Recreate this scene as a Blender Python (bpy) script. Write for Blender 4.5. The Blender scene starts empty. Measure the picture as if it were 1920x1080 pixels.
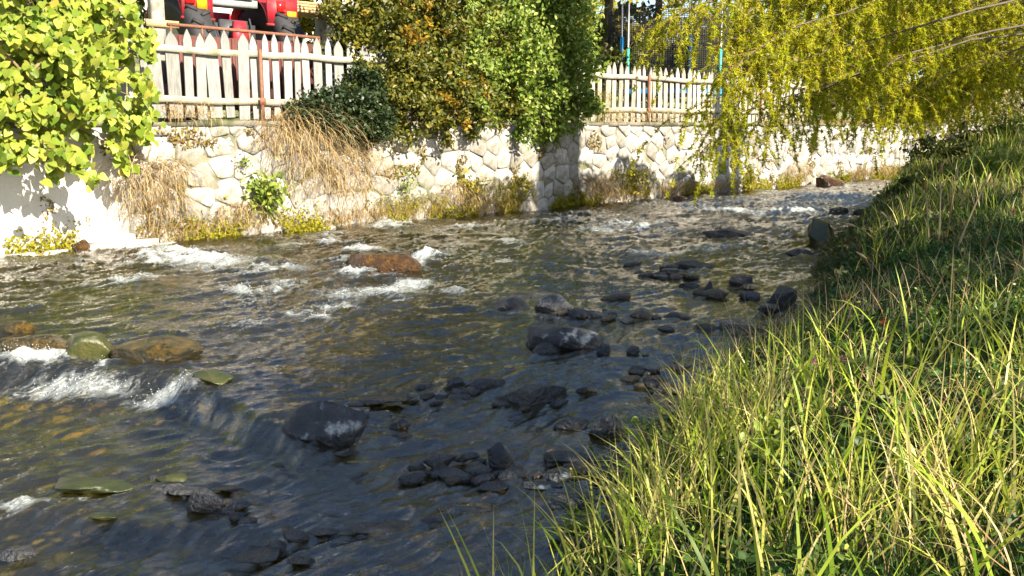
import bpy, bmesh, math, random
import numpy as np
from mathutils import Vector, noise as mnoise
random.seed(7); rng = np.random.default_rng(7)
PI = math.pi
C = bpy.context.scene.collection
SC = bpy.context.scene

# ------------------------------------------------------------------ camera, sky, sun, exposure
EYE = 1.6; FPX = 1800.0; PITCH = math.radians(9.6)
cam = bpy.data.cameras.new('camera'); camo = bpy.data.objects.new('camera', cam); C.objects.link(camo)
cam.sensor_width = 36.0; cam.lens = 36.0*FPX/1920.0
cam.clip_start = 0.05; cam.clip_end = 900
camo.location = (0, 0, EYE); camo.rotation_euler = (PI/2-PITCH, 0, 0)
SC.camera = camo
SUN_EL = math.radians(33.0)
SUN_H = np.array([0.72, -0.694]); SUN_H /= np.linalg.norm(SUN_H)       # horizontal direction towards the sun
SUN = np.array([SUN_H[0]*math.cos(SUN_EL), SUN_H[1]*math.cos(SUN_EL), math.sin(SUN_EL)])
w = bpy.data.worlds.new('World'); SC.world = w; w.use_nodes = True
nt = w.node_tree; bg = nt.nodes['Background']
sky = nt.nodes.new('ShaderNodeTexSky'); sky.sky_type = 'NISHITA'; sky.sun_disc = False
sky.sun_elevation = SUN_EL; sky.sun_rotation = math.atan2(SUN_H[0], SUN_H[1])
sky.ozone_density = 1.2; sky.dust_density = 1.0
nt.links.new(sky.outputs[0], bg.inputs[0]); bg.inputs[1].default_value = 0.075
sl = bpy.data.lights.new('sun', 'SUN'); sl.energy = 5.0; sl.angle = math.radians(0.55); sl.color = (1.0, 0.90, 0.74)
so = bpy.data.objects.new('sun', sl); C.objects.link(so)
so.rotation_euler = Vector(SUN).to_track_quat('Z', 'Y').to_euler(); so.location = (20, -20, 30)
SC.view_settings.view_transform = 'Standard'; SC.view_settings.look = 'None'
SC.view_settings.gamma = 1.0; SC.view_settings.use_curve_mapping = False
SC.view_settings.exposure = 1.75
SC.cycles.max_bounces = 6; SC.cycles.transparent_max_bounces = 12
SC.cycles.diffuse_bounces = 3; SC.cycles.glossy_bounces = 3; SC.cycles.transmission_bounces = 4

# ------------------------------------------------------------------ rays through the photograph (1920 x 1080)
cp, sp = math.cos(PITCH), math.sin(PITCH)
def ray(u, v):
    r = (u-960)/FPX; t = (540-v)/FPX
    return np.array([r, cp+t*sp, -sp+t*cp])
def gp(u, v, z=0.0):
    d = ray(u, v); s = (z-EYE)/d[2]
    return np.array([d[0]*s, d[1]*s, z])
W0 = np.array([-6.24, 11.6]); WANG = math.radians(45.5)
WD = np.array([math.cos(WANG), math.sin(WANG)]); WN = np.array([-math.sin(WANG), math.cos(WANG)])   # along, away from river
def wl(u, v, off=0.0):
    """where the ray meets the upright plane 'off' metres behind the wall face: (along, off, height) in the wall's frame"""
    d = ray(u, v)
    k = (W0 @ WN + off)/(d[:2] @ WN)
    p = d*k
    return np.array([(p[:2]-W0) @ WD, off, EYE+p[2]])
def w2w(s, off, z):
    p = W0+WD*s+WN*off
    return np.array([p[0], p[1], z])
def wlw(u, v, off=0.0):
    return w2w(*wl(u, v, off))

# ------------------------------------------------------------------ numpy noise
_P = rng.permutation(512).astype(np.int64); _P = np.concatenate([_P, _P, _P])
_G = np.stack([np.cos(np.arange(512)*2.399), np.sin(np.arange(512)*2.399)], 1)
def pn(x, y, seed=0):
    x = np.asarray(x, float)+seed*17.37; y = np.asarray(y, float)-seed*9.71
    xi = np.floor(x).astype(np.int64); yi = np.floor(y).astype(np.int64)
    xf = x-xi; yf = y-yi
    def g(ix, iy, fx, fy):
        h = _P[(_P[ix & 511]+iy) & 511]; return _G[h, 0]*fx+_G[h, 1]*fy
    u = xf**3*(xf*(xf*6-15)+10); v = yf**3*(yf*(yf*6-15)+10)
    a = g(xi, yi, xf, yf); b = g(xi+1, yi, xf-1, yf); c = g(xi, yi+1, xf, yf-1); d = g(xi+1, yi+1, xf-1, yf-1)
    return (a*(1-u)+b*u)*(1-v)+(c*(1-u)+d*u)*v*1.0
def fbm(x, y, o=4, seed=0):
    s = 0; a = 1
    for i in range(o):
        s = s+a*pn(x*2**i, y*2**i, seed+i*3); a *= .5
    return s
def sst(a, b, x):
    t = np.clip((x-a)/(b-a), 0, 1); return t*t*(3-2*t)

# ------------------------------------------------------------------ mesh helpers
def mk(name, V, F, mat, parent=None, smooth=True, rnd=None, attrs=None):
    """F: (n,k) integer array, or a list of such arrays"""
    if not isinstance(F, list): F = [F]
    me = bpy.data.meshes.new(name)
    V = np.asarray(V, np.float32); me.vertices.add(len(V)); me.vertices.foreach_set('co', V.ravel())
    loops = np.concatenate([np.asarray(f, np.int32).ravel() for f in F])
    tot = np.concatenate([np.full(len(f), np.asarray(f).shape[1], np.int32) for f in F])
    me.loops.add(len(loops)); me.loops.foreach_set('vertex_index', loops)
    me.polygons.add(len(tot)); st = np.zeros(len(tot), np.int32); st[1:] = np.cumsum(tot)[:-1]
    me.polygons.foreach_set('loop_start', st); me.polygons.foreach_set('loop_total', tot)
    if smooth: me.polygons.foreach_set('use_smooth', np.ones(len(tot), bool))
    if rnd is not None:
        a = me.attributes.new('rnd', 'FLOAT', 'POINT'); a.data.foreach_set('value', np.asarray(rnd, np.float32))
    for k, val in (attrs or {}).items():
        a = me.attributes.new(k, 'FLOAT', 'POINT'); a.data.foreach_set('value', np.asarray(val, np.float32))
    me.update(calc_edges=True); me.validate()
    me.materials.append(mat)
    return ob(name, me, parent)
def ob(name, me, parent=None):
    o = bpy.data.objects.new(name, me); C.objects.link(o)
    if parent is not None: o.parent = parent
    return o
def tag(o, label=None, cat=None, group=None, kind=None):
    if label: o['label'] = label
    if cat: o['category'] = cat
    if group: o['group'] = group
    if kind: o['kind'] = kind
    return o
def thing(name, loc, label, cat, rz=0.0, group=None):
    o = bpy.data.objects.new(name, None); C.objects.link(o); o.location = [float(c) for c in loc]; o.rotation_euler = (0, 0, rz)
    o.empty_display_size = .2
    return tag(o, label, cat, group)
class MB:
    def __init__(s): s.V = []; s.F3 = []; s.F4 = []; s.R = []; s.n = 0
    def add(s, V, F, r=0.5):
        V = np.asarray(V, float); F = np.asarray(F)
        (s.F3 if F.shape[1] == 3 else s.F4).append(F+s.n); s.V.append(V)
        s.R.append(np.full(len(V), r) if np.isscalar(r) else np.asarray(r)); s.n += len(V)
        return s
    def box(s, a, b, r=.5, M=None):
        a = np.array(a, float); b = np.array(b, float)
        V = np.array([[x, y, z] for z in (0, 1) for y in (0, 1) for x in (0, 1)])*(b-a)+a
        if M is not None: V = V @ M[:3, :3].T+M[:3, 3]
        return s.add(V, [[0, 2, 3, 1], [4, 5, 7, 6], [0, 1, 5, 4], [2, 6, 7, 3], [0, 4, 6, 2], [1, 3, 7, 5]], r)
    def tube(s, P, R, k=7, r=.5, cap=True):
        P = np.asarray(P, float); n = len(P); R = np.full(n, R) if np.isscalar(R) else np.asarray(R, float)
        T = np.gradient(P, axis=0); T /= np.linalg.norm(T, axis=1)[:, None]+1e-9
        up = np.array([0, 0, 1.0]) if abs(T[:, 2]).mean() < .8 else np.array([1.0, 0, 0])
        A = np.cross(T, up); A /= np.linalg.norm(A, axis=1)[:, None]+1e-9; B = np.cross(T, A)
        th = np.arange(k)*2*PI/k
        V = P[:, None]+R[:, None, None]*(A[:, None]*np.cos(th)[None, :, None]+B[:, None]*np.sin(th)[None, :, None])
        V = V.reshape(-1, 3)
        i = np.arange(n-1)[:, None]*k; j = np.arange(k)[None]; j2 = (j+1) % k
        F = np.stack([i+j, i+j2, i+k+j2, i+k+j], -1).reshape(-1, 4)
        s.add(V, F, r)
        if cap:
            base = s.n-len(V)
            for e in (0, n-1):
                s.V.append(P[e][None]); s.R.append(np.array([r])); c = s.n; s.n += 1
                q = base+e*k+np.arange(k)
                s.F3.append(np.stack([np.full(k, c), q, np.roll(q, -1)], 1) if e else np.stack([np.full(k, c), np.roll(q, -1), q], 1))
        return s
    def build(s, name, mat, parent=None, smooth=False):
        F = []
        if s.F4: F.append(np.concatenate(s.F4))
        if s.F3: F.append(np.concatenate(s.F3))
        return mk(name, np.concatenate(s.V), F, mat, parent, smooth, rnd=np.concatenate(s.R))
def frames(N, face=None, spread=1.0):
    """N random rotation matrices (columns x,y,z); 'face' biases the z axis towards a direction"""
    z = rng.normal(size=(N, 3))
    if face is not None: z = z*spread+np.asarray(face)
    z /= np.linalg.norm(z, axis=1)[:, None]
    t = rng.normal(size=(N, 3)); x = np.cross(t, z); x /= np.linalg.norm(x, axis=1)[:, None]; y = np.cross(z, x)
    return np.stack([x, y, z], -1)
LEAF_V = np.array([[0, 0, 0], [-.26, .3, .05], [0, .36, -.03], [.26, .3, .05], [-.22, .68, .02], [0, .7, -.05], [.22, .68, .02], [0, 1.05, -.12]])
LEAF_F4 = np.array([[0, 2, 1, 1], [0, 3, 2, 2]])
LEAF_T = np.array([[0, 2, 1], [0, 3, 2], [1, 2, 5], [1, 5, 4], [2, 3, 6], [2, 6, 5], [4, 5, 7], [5, 6, 7]])
SIMPLE_V = np.array([[0, 0, 0], [-.3, .5, .08], [.3, .5, .08], [0, 1, -.06]]); SIMPLE_T = np.array([[0, 2, 1], [1, 2, 3]])
def hv(n=5):
    L = []; 
    out = [(0, 0), (-.17, -.16), (-.4, -.12), (-.52, .12), (-.46, .42), (-.25, .75), (0, 1.02), (.25, .75), (.46, .42), (.52, .12), (.4, -.12), (.17, -.16)]
    V = [(x, y, .10*abs(x)-.14*y*y) for x, y in out]+[(0, .35, -.03)]
    F = [(12, i, (i+1) % 12) for i in range(12)]
    return np.array(V, float), np.array(F)[:, ::-1]
HEART_V, HEART_T = hv()
def leaves(name, P, size, mat, parent=None, tv=LEAF_V, tf=LEAF_T, face=None, spread=1.0, rnd=None, kind=None):
    N = len(P); M = frames(N, face, spread); S = size*rng.uniform(.6, 1.3, N)
    V = np.einsum('nij,kj->nki', M, tv)*S[:, None, None]+P[:, None]
    F = (tf[None]+(np.arange(N)*len(tv))[:, None, None]).reshape(-1, 3)
    r = rng.uniform(0, 1, N) if rnd is None else rnd
    o = mk(name, V.reshape(-1, 3), F, mat, parent, True, rnd=np.repeat(r, len(tv)))
    if kind: o['kind'] = kind
    return o
def blob_pts(blobs, n, clump=.35):
    """points in a set of ellipsoids, gathered into twigs and more of them near the surface"""
    out = []
    vol = np.array([np.prod(b[3:6]) for b in blobs])**(2/3.); vol /= vol.sum()
    for b, f in zip(blobs, vol):
        m = max(4, int(n*f)); k = max(4, m//45)
        d = rng.normal(size=(k, 3)); d /= np.linalg.norm(d, axis=1)[:, None]
        c = d*rng.uniform(.2, 1.35, k)[:, None]**.7
        i = rng.integers(0, k, m)
        p = c[i]+rng.normal(size=(m, 3))*clump*.36*rng.uniform(.5, 1.3, k)[i][:, None]
        out.append(p*np.array(b[3:6])+np.array(b[:3]))
    return np.concatenate(out)
def blades(P, L, Wd, az, th0, th1, seg=4, rnd=None):
    """grass blades: base points, lengths, widths, heading, lean at the root, further bend towards the tip"""
    N = len(P); V = np.zeros((N, seg*2+1, 3)); p = np.array(P, float); 
    hx, hy = np.cos(az), np.sin(az)
    tw = az+PI/2+rng.normal(size=N)*.7
    sx, sy = np.cos(tw), np.sin(tw)
    for i in range(seg):
        t = i/seg; wd = Wd*(1-t**1.8)*(.65+.7*t if t < .5 else 1.0)*.5
        V[:, 2*i] = p+np.stack([sx*wd, sy*wd, 0*wd], 1); V[:, 2*i+1] = p-np.stack([sx*wd, sy*wd, 0*wd], 1)
        th = th0+th1*((i+.5)/seg)**1.5; d = L/seg
        p = p+np.stack([hx*np.sin(th)*d, hy*np.sin(th)*d, np.cos(th)*d], 1)
    V[:, 2*seg] = p
    q = [[2*i, 2*i+1, 2*i+3, 2*i+2] for i in range(seg-1)]
    off = (np.arange(N)*(2*seg+1))[:, None, None]
    T = np.array([[2*seg-2, 2*seg-1, 2*seg]])
    F = [(T[None]+off).reshape(-1, 3)]
    if q: F.append((np.array(q)[None]+off).reshape(-1, 4))
    r = rng.uniform(0, 1, N) if rnd is None else rnd
    return V.reshape(-1, 3), F, np.repeat(r, 2*seg+1)

# ------------------------------------------------------------------ materials
def nm(name):
    m = bpy.data.materials.new(name); m.use_nodes = True; t = m.node_tree; t.nodes.clear()
    return m, t, t.nodes.new('ShaderNodeOutputMaterial')
def ramp(t, cols, interp='LINEAR'):
    r = t.nodes.new('ShaderNodeValToRGB'); e = r.color_ramp; e.interpolation = interp
    for i, c in enumerate(cols):
        p, c = (c if len(c) == 2 else (i/(len(cols)-1.0), c))
        el = e.elements[i] if i < 2 else e.elements.new(p)
        el.position = p; el.color = (*c, 1)
    return r
def math_(t, op, a, b=None, c=None):
    n = t.nodes.new('ShaderNodeMath'); n.operation = op
    for i, x in enumerate((a, b, c)):
        if x is None: continue
        if isinstance(x, (int, float)): n.inputs[i].default_value = x
        else: t.links.new(x, n.inputs[i])
    return n.outputs[0]
def mixc(t, f, a, b, mode='MIX'):
    n = t.nodes.new('ShaderNodeMix'); n.data_type = 'RGBA'; n.blend_type = mode
    for i, x in ((0, f), (6, a), (7, b)):
        if isinstance(x, (int, float)): n.inputs[i].default_value = x
        elif isinstance(x, tuple): n.inputs[i].default_value = (*x, 1)
        else: t.links.new(x, n.inputs[i])
    return n.outputs[2]
def noise(t, scale, detail=4, rough=.55, vec=None, dist=0):
    n = t.nodes.new('ShaderNodeTexNoise'); n.inputs['Scale'].default_value = scale; n.inputs['Detail'].default_value = detail
    n.inputs['Roughness'].default_value = rough; n.inputs['Distortion'].default_value = dist
    if vec is not None: t.links.new(vec, n.inputs['Vector'])
    return n
def coord(t, which='Object', scale=None):
    c = t.nodes.new('ShaderNodeTexCoord').outputs[which]
    if scale:
        m = t.nodes.new('ShaderNodeMapping'); m.inputs['Scale'].default_value = scale; t.links.new(c, m.inputs[0]); c = m.outputs[0]
    return c
def rndval(t):
    a = t.nodes.new('ShaderNodeAttribute'); a.attribute_name = 'rnd'
    o = t.nodes.new('ShaderNodeObjectInfo')
    return math_(t, 'PINGPONG', math_(t, 'ADD', a.outputs['Fac'], math_(t, 'MULTIPLY', o.outputs['Random'], 1.0)), 1.0)
def leafmat(name, cols, trans=.35, rough=.45, spec=.35, big=0.0):
    m, t, out = nm(name)
    v = rndval(t); r = ramp(t, cols); t.links.new(v, r.inputs[0])
    g = t.nodes.new('ShaderNodeNewGeometry')
    n = noise(t, 1.6, 3, vec=g.outputs['Position']); n2 = noise(t, 30, 2, vec=g.outputs['Position'])
    c = mixc(t, .18, r.outputs[0], mixc(t, n2.outputs[0], (.35, .35, .35), (1.0, 1.0, 1.0)), 'MULTIPLY')
    c = mixc(t, math_(t, 'MULTIPLY', n.outputs[0], .22), c, (.6, .5, .15), 'MULTIPLY') if big == 0 else c
    p = t.nodes.new('ShaderNodeBsdfPrincipled'); t.links.new(c, p.inputs['Base Color']); p.inputs['Roughness'].default_value = rough
    p.inputs['Specular IOR Level'].default_value = spec
    tr = t.nodes.new('ShaderNodeBsdfTranslucent'); t.links.new(c, tr.inputs[0])
    mx = t.nodes.new('ShaderNodeMixShader'); mx.inputs[0].default_value = trans
    t.links.new(p.outputs[0], mx.inputs[1]); t.links.new(tr.outputs[0], mx.inputs[2]); t.links.new(mx.outputs[0], out.inputs[0])
    return m
def solid(name, cols, rough=.7, scale=8, bump=.3, bscale=40, metal=0, spec=.4, stretch=None, byrnd=.5, grime=None):
    """grainy material: noise between colours, per-object shade, bump"""
    m, t, out = nm(name)
    vec = coord(t, 'Object', stretch)
    n = noise(t, scale, 6, .6, vec); r = ramp(t, cols)
    f = math_(t, 'ADD', math_(t, 'MULTIPLY', n.outputs[0], 1.5), math_(t, 'ADD', math_(t, 'MULTIPLY', rndval(t), byrnd), -.25-byrnd/2))
    t.links.new(f, r.inputs[0]); c = r.outputs[0]
    if grime:
        gcol, gs, lo, hi = grime
        g = noise(t, gs, 5, .65, coord(t, 'Object')); gr = ramp(t, [(lo, (0, 0, 0)), (hi, (1, 1, 1))]); t.links.new(g.outputs[0], gr.inputs[0])
        c = mixc(t, gr.outputs[0], c, gcol)
    p = t.nodes.new('ShaderNodeBsdfPrincipled'); t.links.new(c, p.inputs['Base Color'])
    p.inputs['Roughness'].default_value = rough; p.inputs['Metallic'].default_value = metal; p.inputs['Specular IOR Level'].default_value = spec
    if bump:
        b = t.nodes.new('ShaderNodeBump'); b.inputs['Strength'].default_value = bump; b.inputs['Distance'].default_value = .02 if bump < 1 else .07
        n2 = noise(t, bscale, 5, .65, vec); t.links.new(n2.outputs[0], b.inputs['Height']); t.links.new(b.outputs[0], p.inputs['Normal'])
    t.links.new(p.outputs[0], out.inputs[0])
    return m
M = {}
M['stone'] = solid('wall_stone', [(.14, .13, .115), (.29, .275, .25), (.46, .445, .42)], .85, 5, .7, 22, byrnd=.8, grime=((.09, .075, .03), 3.2, .50, .68))
M['mortar'] = solid('lime_mortar', [(.13, .115, .085), (.26, .235, .19)], .95, 6, .6, 30, grime=((.06, .07, .02), 1.5, .45, .62))
M['plaster'] = solid('pale_wall_render', [(.36, .34, .30), (.52, .50, .46)], .9, 3, .5, 26, grime=((.16, .12, .05), 2.0, .56, .76))
M['paint'] = solid('weathered_white_paint', [(.11, .11, .10), (.23, .23, .215), (.36, .36, .34)], .75, 3, .35, 30, stretch=(14, 14, 1.2), byrnd=.5, grime=((.16, .15, .09), 5, .55, .75))
M['oldwood'] = solid('bleached_fence_wood', [(.17, .145, .11), (.33, .30, .25), (.48, .44, .39)], .8, 3, .4, 30, stretch=(14, 14, 1.2), byrnd=.6, grime=((.14, .12, .07), 5, .52, .75))
M['rail'] = solid('rail_wood', [(.22, .20, .13), (.42, .39, .31)], .8, 4, .4, 30, stretch=(1.2, 14, 14), grime=((.13, .13, .05), 3, .5, .7))
M['rust'] = solid('rusty_steel', [(.07, .03, .02), (.17, .07, .04), (.22, .11, .06)], .8, 20, .4, 60)
M['slate'] = solid('wet_slate', [(.010, .011, .013), (.026, .028, .033), (.065, .066, .072)], .34, 9, 1.0, 18, spec=.55, byrnd=.5, grime=((.05, .045, .022), 4, .55, .75))
M['brownstone'] = solid('brown_grey_wet_stone', [(.02, .015, .010), (.06, .048, .032), (.12, .095, .065)], .38, 9, 1.0, 18, spec=.5, grime=((.02, .02, .018), 4, .5, .7))
M['lichen'] = solid('slate_with_white_lichen', [(.012, .013, .015), (.03, .032, .037), (.07, .072, .078)], .38, 9, 1.0, 18, spec=.5, byrnd=.3, grime=((.36, .38, .37), 7, .55, .64))
M['rockbrown'] = solid('wet_rust_brown_rock', [(.010, .006, .003), (.055, .026, .008), (.19, .095, .02)], .22, 11, 1, 34, spec=.6, byrnd=.1)
M['rockgold'] = solid('wet_mossy_gold_rock', [(.006, .007, .003), (.028, .024, .006), (.17, .095, .012)], .2, 14, 1, 30, spec=.6, byrnd=.2)
M['rockmoss'] = solid('algae_covered_rock', [(.012, .016, .006), (.03, .036, .010), (.07, .065, .015)], .3, 6, .6, 24, spec=.5)
M['bark'] = solid('tree_bark', [(.04, .03, .022), (.10, .08, .06), (.16, .13, .10)], .9, 6, .9, 18, stretch=(3, 3, .6))
M['twig'] = solid('brown_twig', [(.10, .065, .03), (.22, .15, .08)], .8, 10, .2, 40)
M['red'] = solid('red_tractor_paint', [(.26, .010, .018), (.38, .016, .03)], .5, 5, .1, 30, spec=.4, grime=((.09, .045, .03), 6, .48, .72))
M['darkred'] = solid('dull_red_brown_paint', [(.07, .022, .016), (.12, .035, .026)], .7, 6, .2, 30, grime=((.05, .03, .02), 4, .5, .7))
M['rubber'] = solid('black_tyre_rubber', [(.012, .012, .013), (.03, .03, .032)], .7, 8, .2, 40)
M['iron'] = solid('dark_grey_iron', [(.03, .03, .035), (.07, .075, .08)], .5, 8, .2, 40, metal=.3)
M['greyp'] = solid('grey_green_paint', [(.30, .33, .30), (.42, .45, .42)], .5, 5, .1, 30)
M['amber'] = solid('amber_lens', [(.75, .33, .01), (.85, .42, .02)], .2, 5, 0)
M['redlens'] = solid('red_lens', [(.55, .01, .01), (.65, .02, .02)], .2, 5, 0)
M['plank'] = solid('golden_sawn_wood', [(.38, .22, .09), (.58, .38, .18)], .7, 4, .3, 20, stretch=(1, 8, 8))
M['blue'] = solid('blue_foam_sleeve', [(.01, .16, .42), (.02, .25, .55)], .5, 6, .05)
M['teal'] = solid('teal_foam_sleeve', [(.02, .30, .28), (.04, .42, .38)], .5, 6, .05)
M['steel'] = solid('galvanised_steel', [(.42, .42, .42), (.55, .55, .55)], .4, 6, .05, metal=.7)
M['net'] = solid('black_safety_net', [(.018, .018, .02), (.03, .03, .032)], .9, 6, 0)
M['housewall'] = solid('pale_house_render', [(.55, .53, .48), (.68, .66, .6)], .9, 2, .2, 20)
M['roof'] = solid('dark_brown_roof', [(.06, .04, .03), (.12, .08, .06)], .8, 6, .4, 20)
M['glass'] = solid('dark_window_glass', [(.02, .025, .03), (.03, .035, .04)], .08, 2, 0, spec=.8)
M['vine'] = leafmat('vine_leaf', [(.07, .13, .012), (.24, .32, .03), (.40, .44, .07), (.10, .19, .02), (.44, .42, .07), (.17, .25, .03)], .42, .45, .25, big=1)
M['leafgreen'] = leafmat('green_leaf', [(.06, .13, .015), (.17, .26, .03), (.28, .36, .06), (.10, .17, .02), (.38, .42, .09)], .35)
M['leafolive'] = leafmat('olive_autumn_leaf', [(.03, .045, .008), (.07, .09, .012), (.17, .17, .02), (.04, .065, .010), (.24, .20, .02)], .35)
M['leaforange'] = leafmat('orange_autumn_leaf', [(.30, .14, .015), (.42, .22, .02), (.45, .32, .03), (.25, .16, .02)], .4)
M['juniper'] = leafmat('dark_evergreen_needle', [(.008, .018, .006), (.016, .032, .008), (.03, .05, .012)], .15)
M['bgdark'] = leafmat('dark_green_leaf', [(.02, .035, .010), (.04, .06, .012), (.07, .09, .015), (.10, .11, .02)], .3)
M['bgyellow'] = leafmat('yellow_green_leaf', [(.16, .17, .015), (.30, .27, .02), (.42, .34, .03), (.12, .14, .012)], .4)
M['pale'] = leafmat('pale_olive_leaf', [(.16, .17, .06), (.28, .27, .11), (.36, .33, .16), (.12, .13, .04), (.34, .24, .10)], .35)
M['larch'] = leafmat('larch_needle', [(.30, .38, .014), (.52, .58, .02), (.66, .68, .04), (.42, .50, .02), (.68, .60, .03), (.22, .29, .012)], .62, .5, .3)
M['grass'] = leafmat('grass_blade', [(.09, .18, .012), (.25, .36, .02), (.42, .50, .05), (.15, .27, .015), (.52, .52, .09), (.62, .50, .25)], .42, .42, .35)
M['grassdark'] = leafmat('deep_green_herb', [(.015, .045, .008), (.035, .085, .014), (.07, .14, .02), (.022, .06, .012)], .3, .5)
M['dry'] = leafmat('dry_straw', [(.38, .25, .10), (.50, .37, .17), (.60, .48, .26), (.30, .18, .07)], .35, .6, .2)
M['moss'] = leafmat('yellow_moss', [(.10, .12, .01), (.22, .22, .015), (.30, .26, .02)], .3, .8, .1)
M['pink'] = leafmat('pink_petal', [(.50, .14, .22), (.6, .25, .35)], .3)
M['redleaf'] = leafmat('red_leaf', [(.38, .05, .03), (.50, .12, .05)], .35)
def ground_mat():
    m, t, out = nm('earth_and_grass')
    v = coord(t, 'Object'); n = noise(t, 1.3, 6, .6, v); n2 = noise(t, 14, 6, .7, v)
    r = ramp(t, [(.35, (.025, .022, .012)), (.5, (.04, .055, .015)), (.68, (.08, .10, .025))]); t.links.new(n2.outputs[0], r.inputs[0])
    c = mixc(t, n.outputs[0], r.outputs[0], (.05, .04, .022))
    p = t.nodes.new('ShaderNodeBsdfPrincipled'); p.inputs['Roughness'].default_value = .95; t.links.new(c, p.inputs['Base Color'])
    b = t.nodes.new('ShaderNodeBump'); b.inputs['Distance'].default_value = .05; t.links.new(n2.outputs[0], b.inputs['Height']); t.links.new(b.outputs[0], p.inputs['Normal'])
    t.links.new(p.outputs[0], out.inputs[0]); return m
def lawn_mat():
    m, t, out = nm('sunny_meadow')
    v = coord(t, 'Object'); n = noise(t, .8, 6, .65, v); n2 = noise(t, 25, 4, .7, v)
    r = ramp(t, [(.3, (.10, .12, .03)), (.5, (.20, .22, .06)), (.7, (.38, .34, .16))]); t.links.new(n.outputs[0], r.inputs[0])
    c = mixc(t, .5, r.outputs[0], mixc(t, n2.outputs[0], (.3, .3, .3), (1.0, 1.0, 1.0)), 'MULTIPLY')
    p = t.nodes.new('ShaderNodeBsdfPrincipled'); p.inputs['Roughness'].default_value = .95; t.links.new(c, p.inputs['Base Color']); t.links.new(p.outputs[0], out.inputs[0]); return m
def bed_mat():
    m, t, out = nm('stony_riverbed')
    v = coord(t, 'Object'); vo = t.nodes.new('ShaderNodeTexVoronoi'); vo.inputs['Scale'].default_value = 9; t.links.new(v, vo.inputs['Vector'])
    n = noise(t, 1.0, 5, .6, v); n2 = noise(t, 12, 5, .7, v)
    r = ramp(t, [(.2, (.03, .022, .008)), (.5, (.13, .085, .022)), (.8, (.26, .18, .05))]); t.links.new(vo.outputs['Color'], r.inputs[0])
    alg = ramp(t, [(.36, (0, 0, 0)), (.54, (1, 1, 1))]); t.links.new(n.outputs[0], alg.inputs[0])
    c = mixc(t, math_(t, 'MULTIPLY', alg.outputs[0], .8), r.outputs[0], mixc(t, n2.outputs[0], (.03, .04, .004), (.42, .42, .02)))
    p = t.nodes.new('ShaderNodeBsdfPrincipled'); p.inputs['Roughness'].default_value = .8; t.links.new(c, p.inputs['Base Color'])
    b = t.nodes.new('ShaderNodeBump'); b.inputs['Distance'].default_value = .03; t.links.new(vo.outputs['Distance'], b.inputs['Height']); b.invert = True; t.links.new(b.outputs[0], p.inputs['Normal'])
    t.links.new(p.outputs[0], out.inputs[0]); return m
def water_mat():
    m, t, out = nm('running_water')
    g = t.nodes.new('ShaderNodeNewGeometry')
    mp = t.nodes.new('ShaderNodeMapping'); mp.vector_type = 'TEXTURE'; mp.inputs['Rotation'].default_value = (0, 0, WANG+.05); mp.inputs['Scale'].default_value = (1.0, .36, 1)
    t.links.new(g.outputs['Position'], mp.inputs[0])
    n1 = noise(t, 8, 4, .62, mp.outputs[0], 1.0); n2 = noise(t, 26, 3, .6, mp.outputs[0], .8)
    h = math_(t, 'ADD', math_(t, 'MULTIPLY', n1.outputs[0], .8), math_(t, 'MULTIPLY', n2.outputs[0], .24))
    b = t.nodes.new('ShaderNodeBump'); b.inputs['Distance'].default_value = .015; b.inputs['Strength'].default_value = .75; t.links.new(h, b.inputs['Height'])
    fr = t.nodes.new('ShaderNodeFresnel'); fr.inputs['IOR'].default_value = 1.95; t.links.new(b.outputs[0], fr.inputs['Normal'])
    gl = t.nodes.new('ShaderNodeBsdfGlossy'); gl.inputs['Roughness'].default_value = .02; gl.inputs['Color'].default_value = (1, 1, 1, 1); t.links.new(b.outputs[0], gl.inputs['Normal'])
    tr = t.nodes.new('ShaderNodeBsdfTransparent'); tr.inputs['Color'].default_value = (.80, .70, .34, 1)
    df = t.nodes.new('ShaderNodeBsdfDiffuse'); df.inputs['Color'].default_value = (.30, .26, .10, 1); t.links.new(b.outputs[0], df.inputs['Normal'])
    bd = t.nodes.new('ShaderNodeMixShader'); bd.inputs[0].default_value = .03; t.links.new(tr.outputs[0], bd.inputs[1]); t.links.new(df.outputs[0], bd.inputs[2]); tr = bd
    mx = t.nodes.new('ShaderNodeMixShader'); t.links.new(fr.outputs[0], mx.inputs[0]); t.links.new(tr.outputs[0], mx.inputs[1]); t.links.new(gl.outputs[0], mx.inputs[2])
    fo = t.nodes.new('ShaderNodeAttribute'); fo.attribute_name = 'foam'
    n3 = noise(t, 13, 9, .78, mp.outputs[0], 1.2)
    f = math_(t, 'SUBTRACT', math_(t, 'ADD', n3.outputs[0], math_(t, 'MULTIPLY', fo.outputs['Fac'], .46)), .69)
    f = math_(t, 'MINIMUM', math_(t, 'MAXIMUM', math_(t, 'MULTIPLY', f, 3.0), 0), 1); 
    fr2 = math_(t, 'MULTIPLY', f, math_(t, 'MINIMUM', math_(t, 'MULTIPLY', fo.outputs['Fac'], 4), 1))
    p = t.nodes.new('ShaderNodeBsdfPrincipled'); p.inputs['Base Color'].default_value = (.38, .41, .40, 1); p.inputs['Roughness'].default_value = .5; t.links.new(b.outputs[0], p.inputs['Normal'])
    m2 = t.nodes.new('ShaderNodeMixShader'); t.links.new(math_(t, 'MULTIPLY', fr2, .92), m2.inputs[0]); t.links.new(mx.outputs[0], m2.inputs[1]); t.links.new(p.outputs[0], m2.inputs[2])
    t.links.new(m2.outputs[0], out.inputs[0]); return m
M['ground'] = ground_mat(); M['lawn'] = lawn_mat(); M['bed'] = bed_mat(); M['water'] = water_mat()

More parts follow.
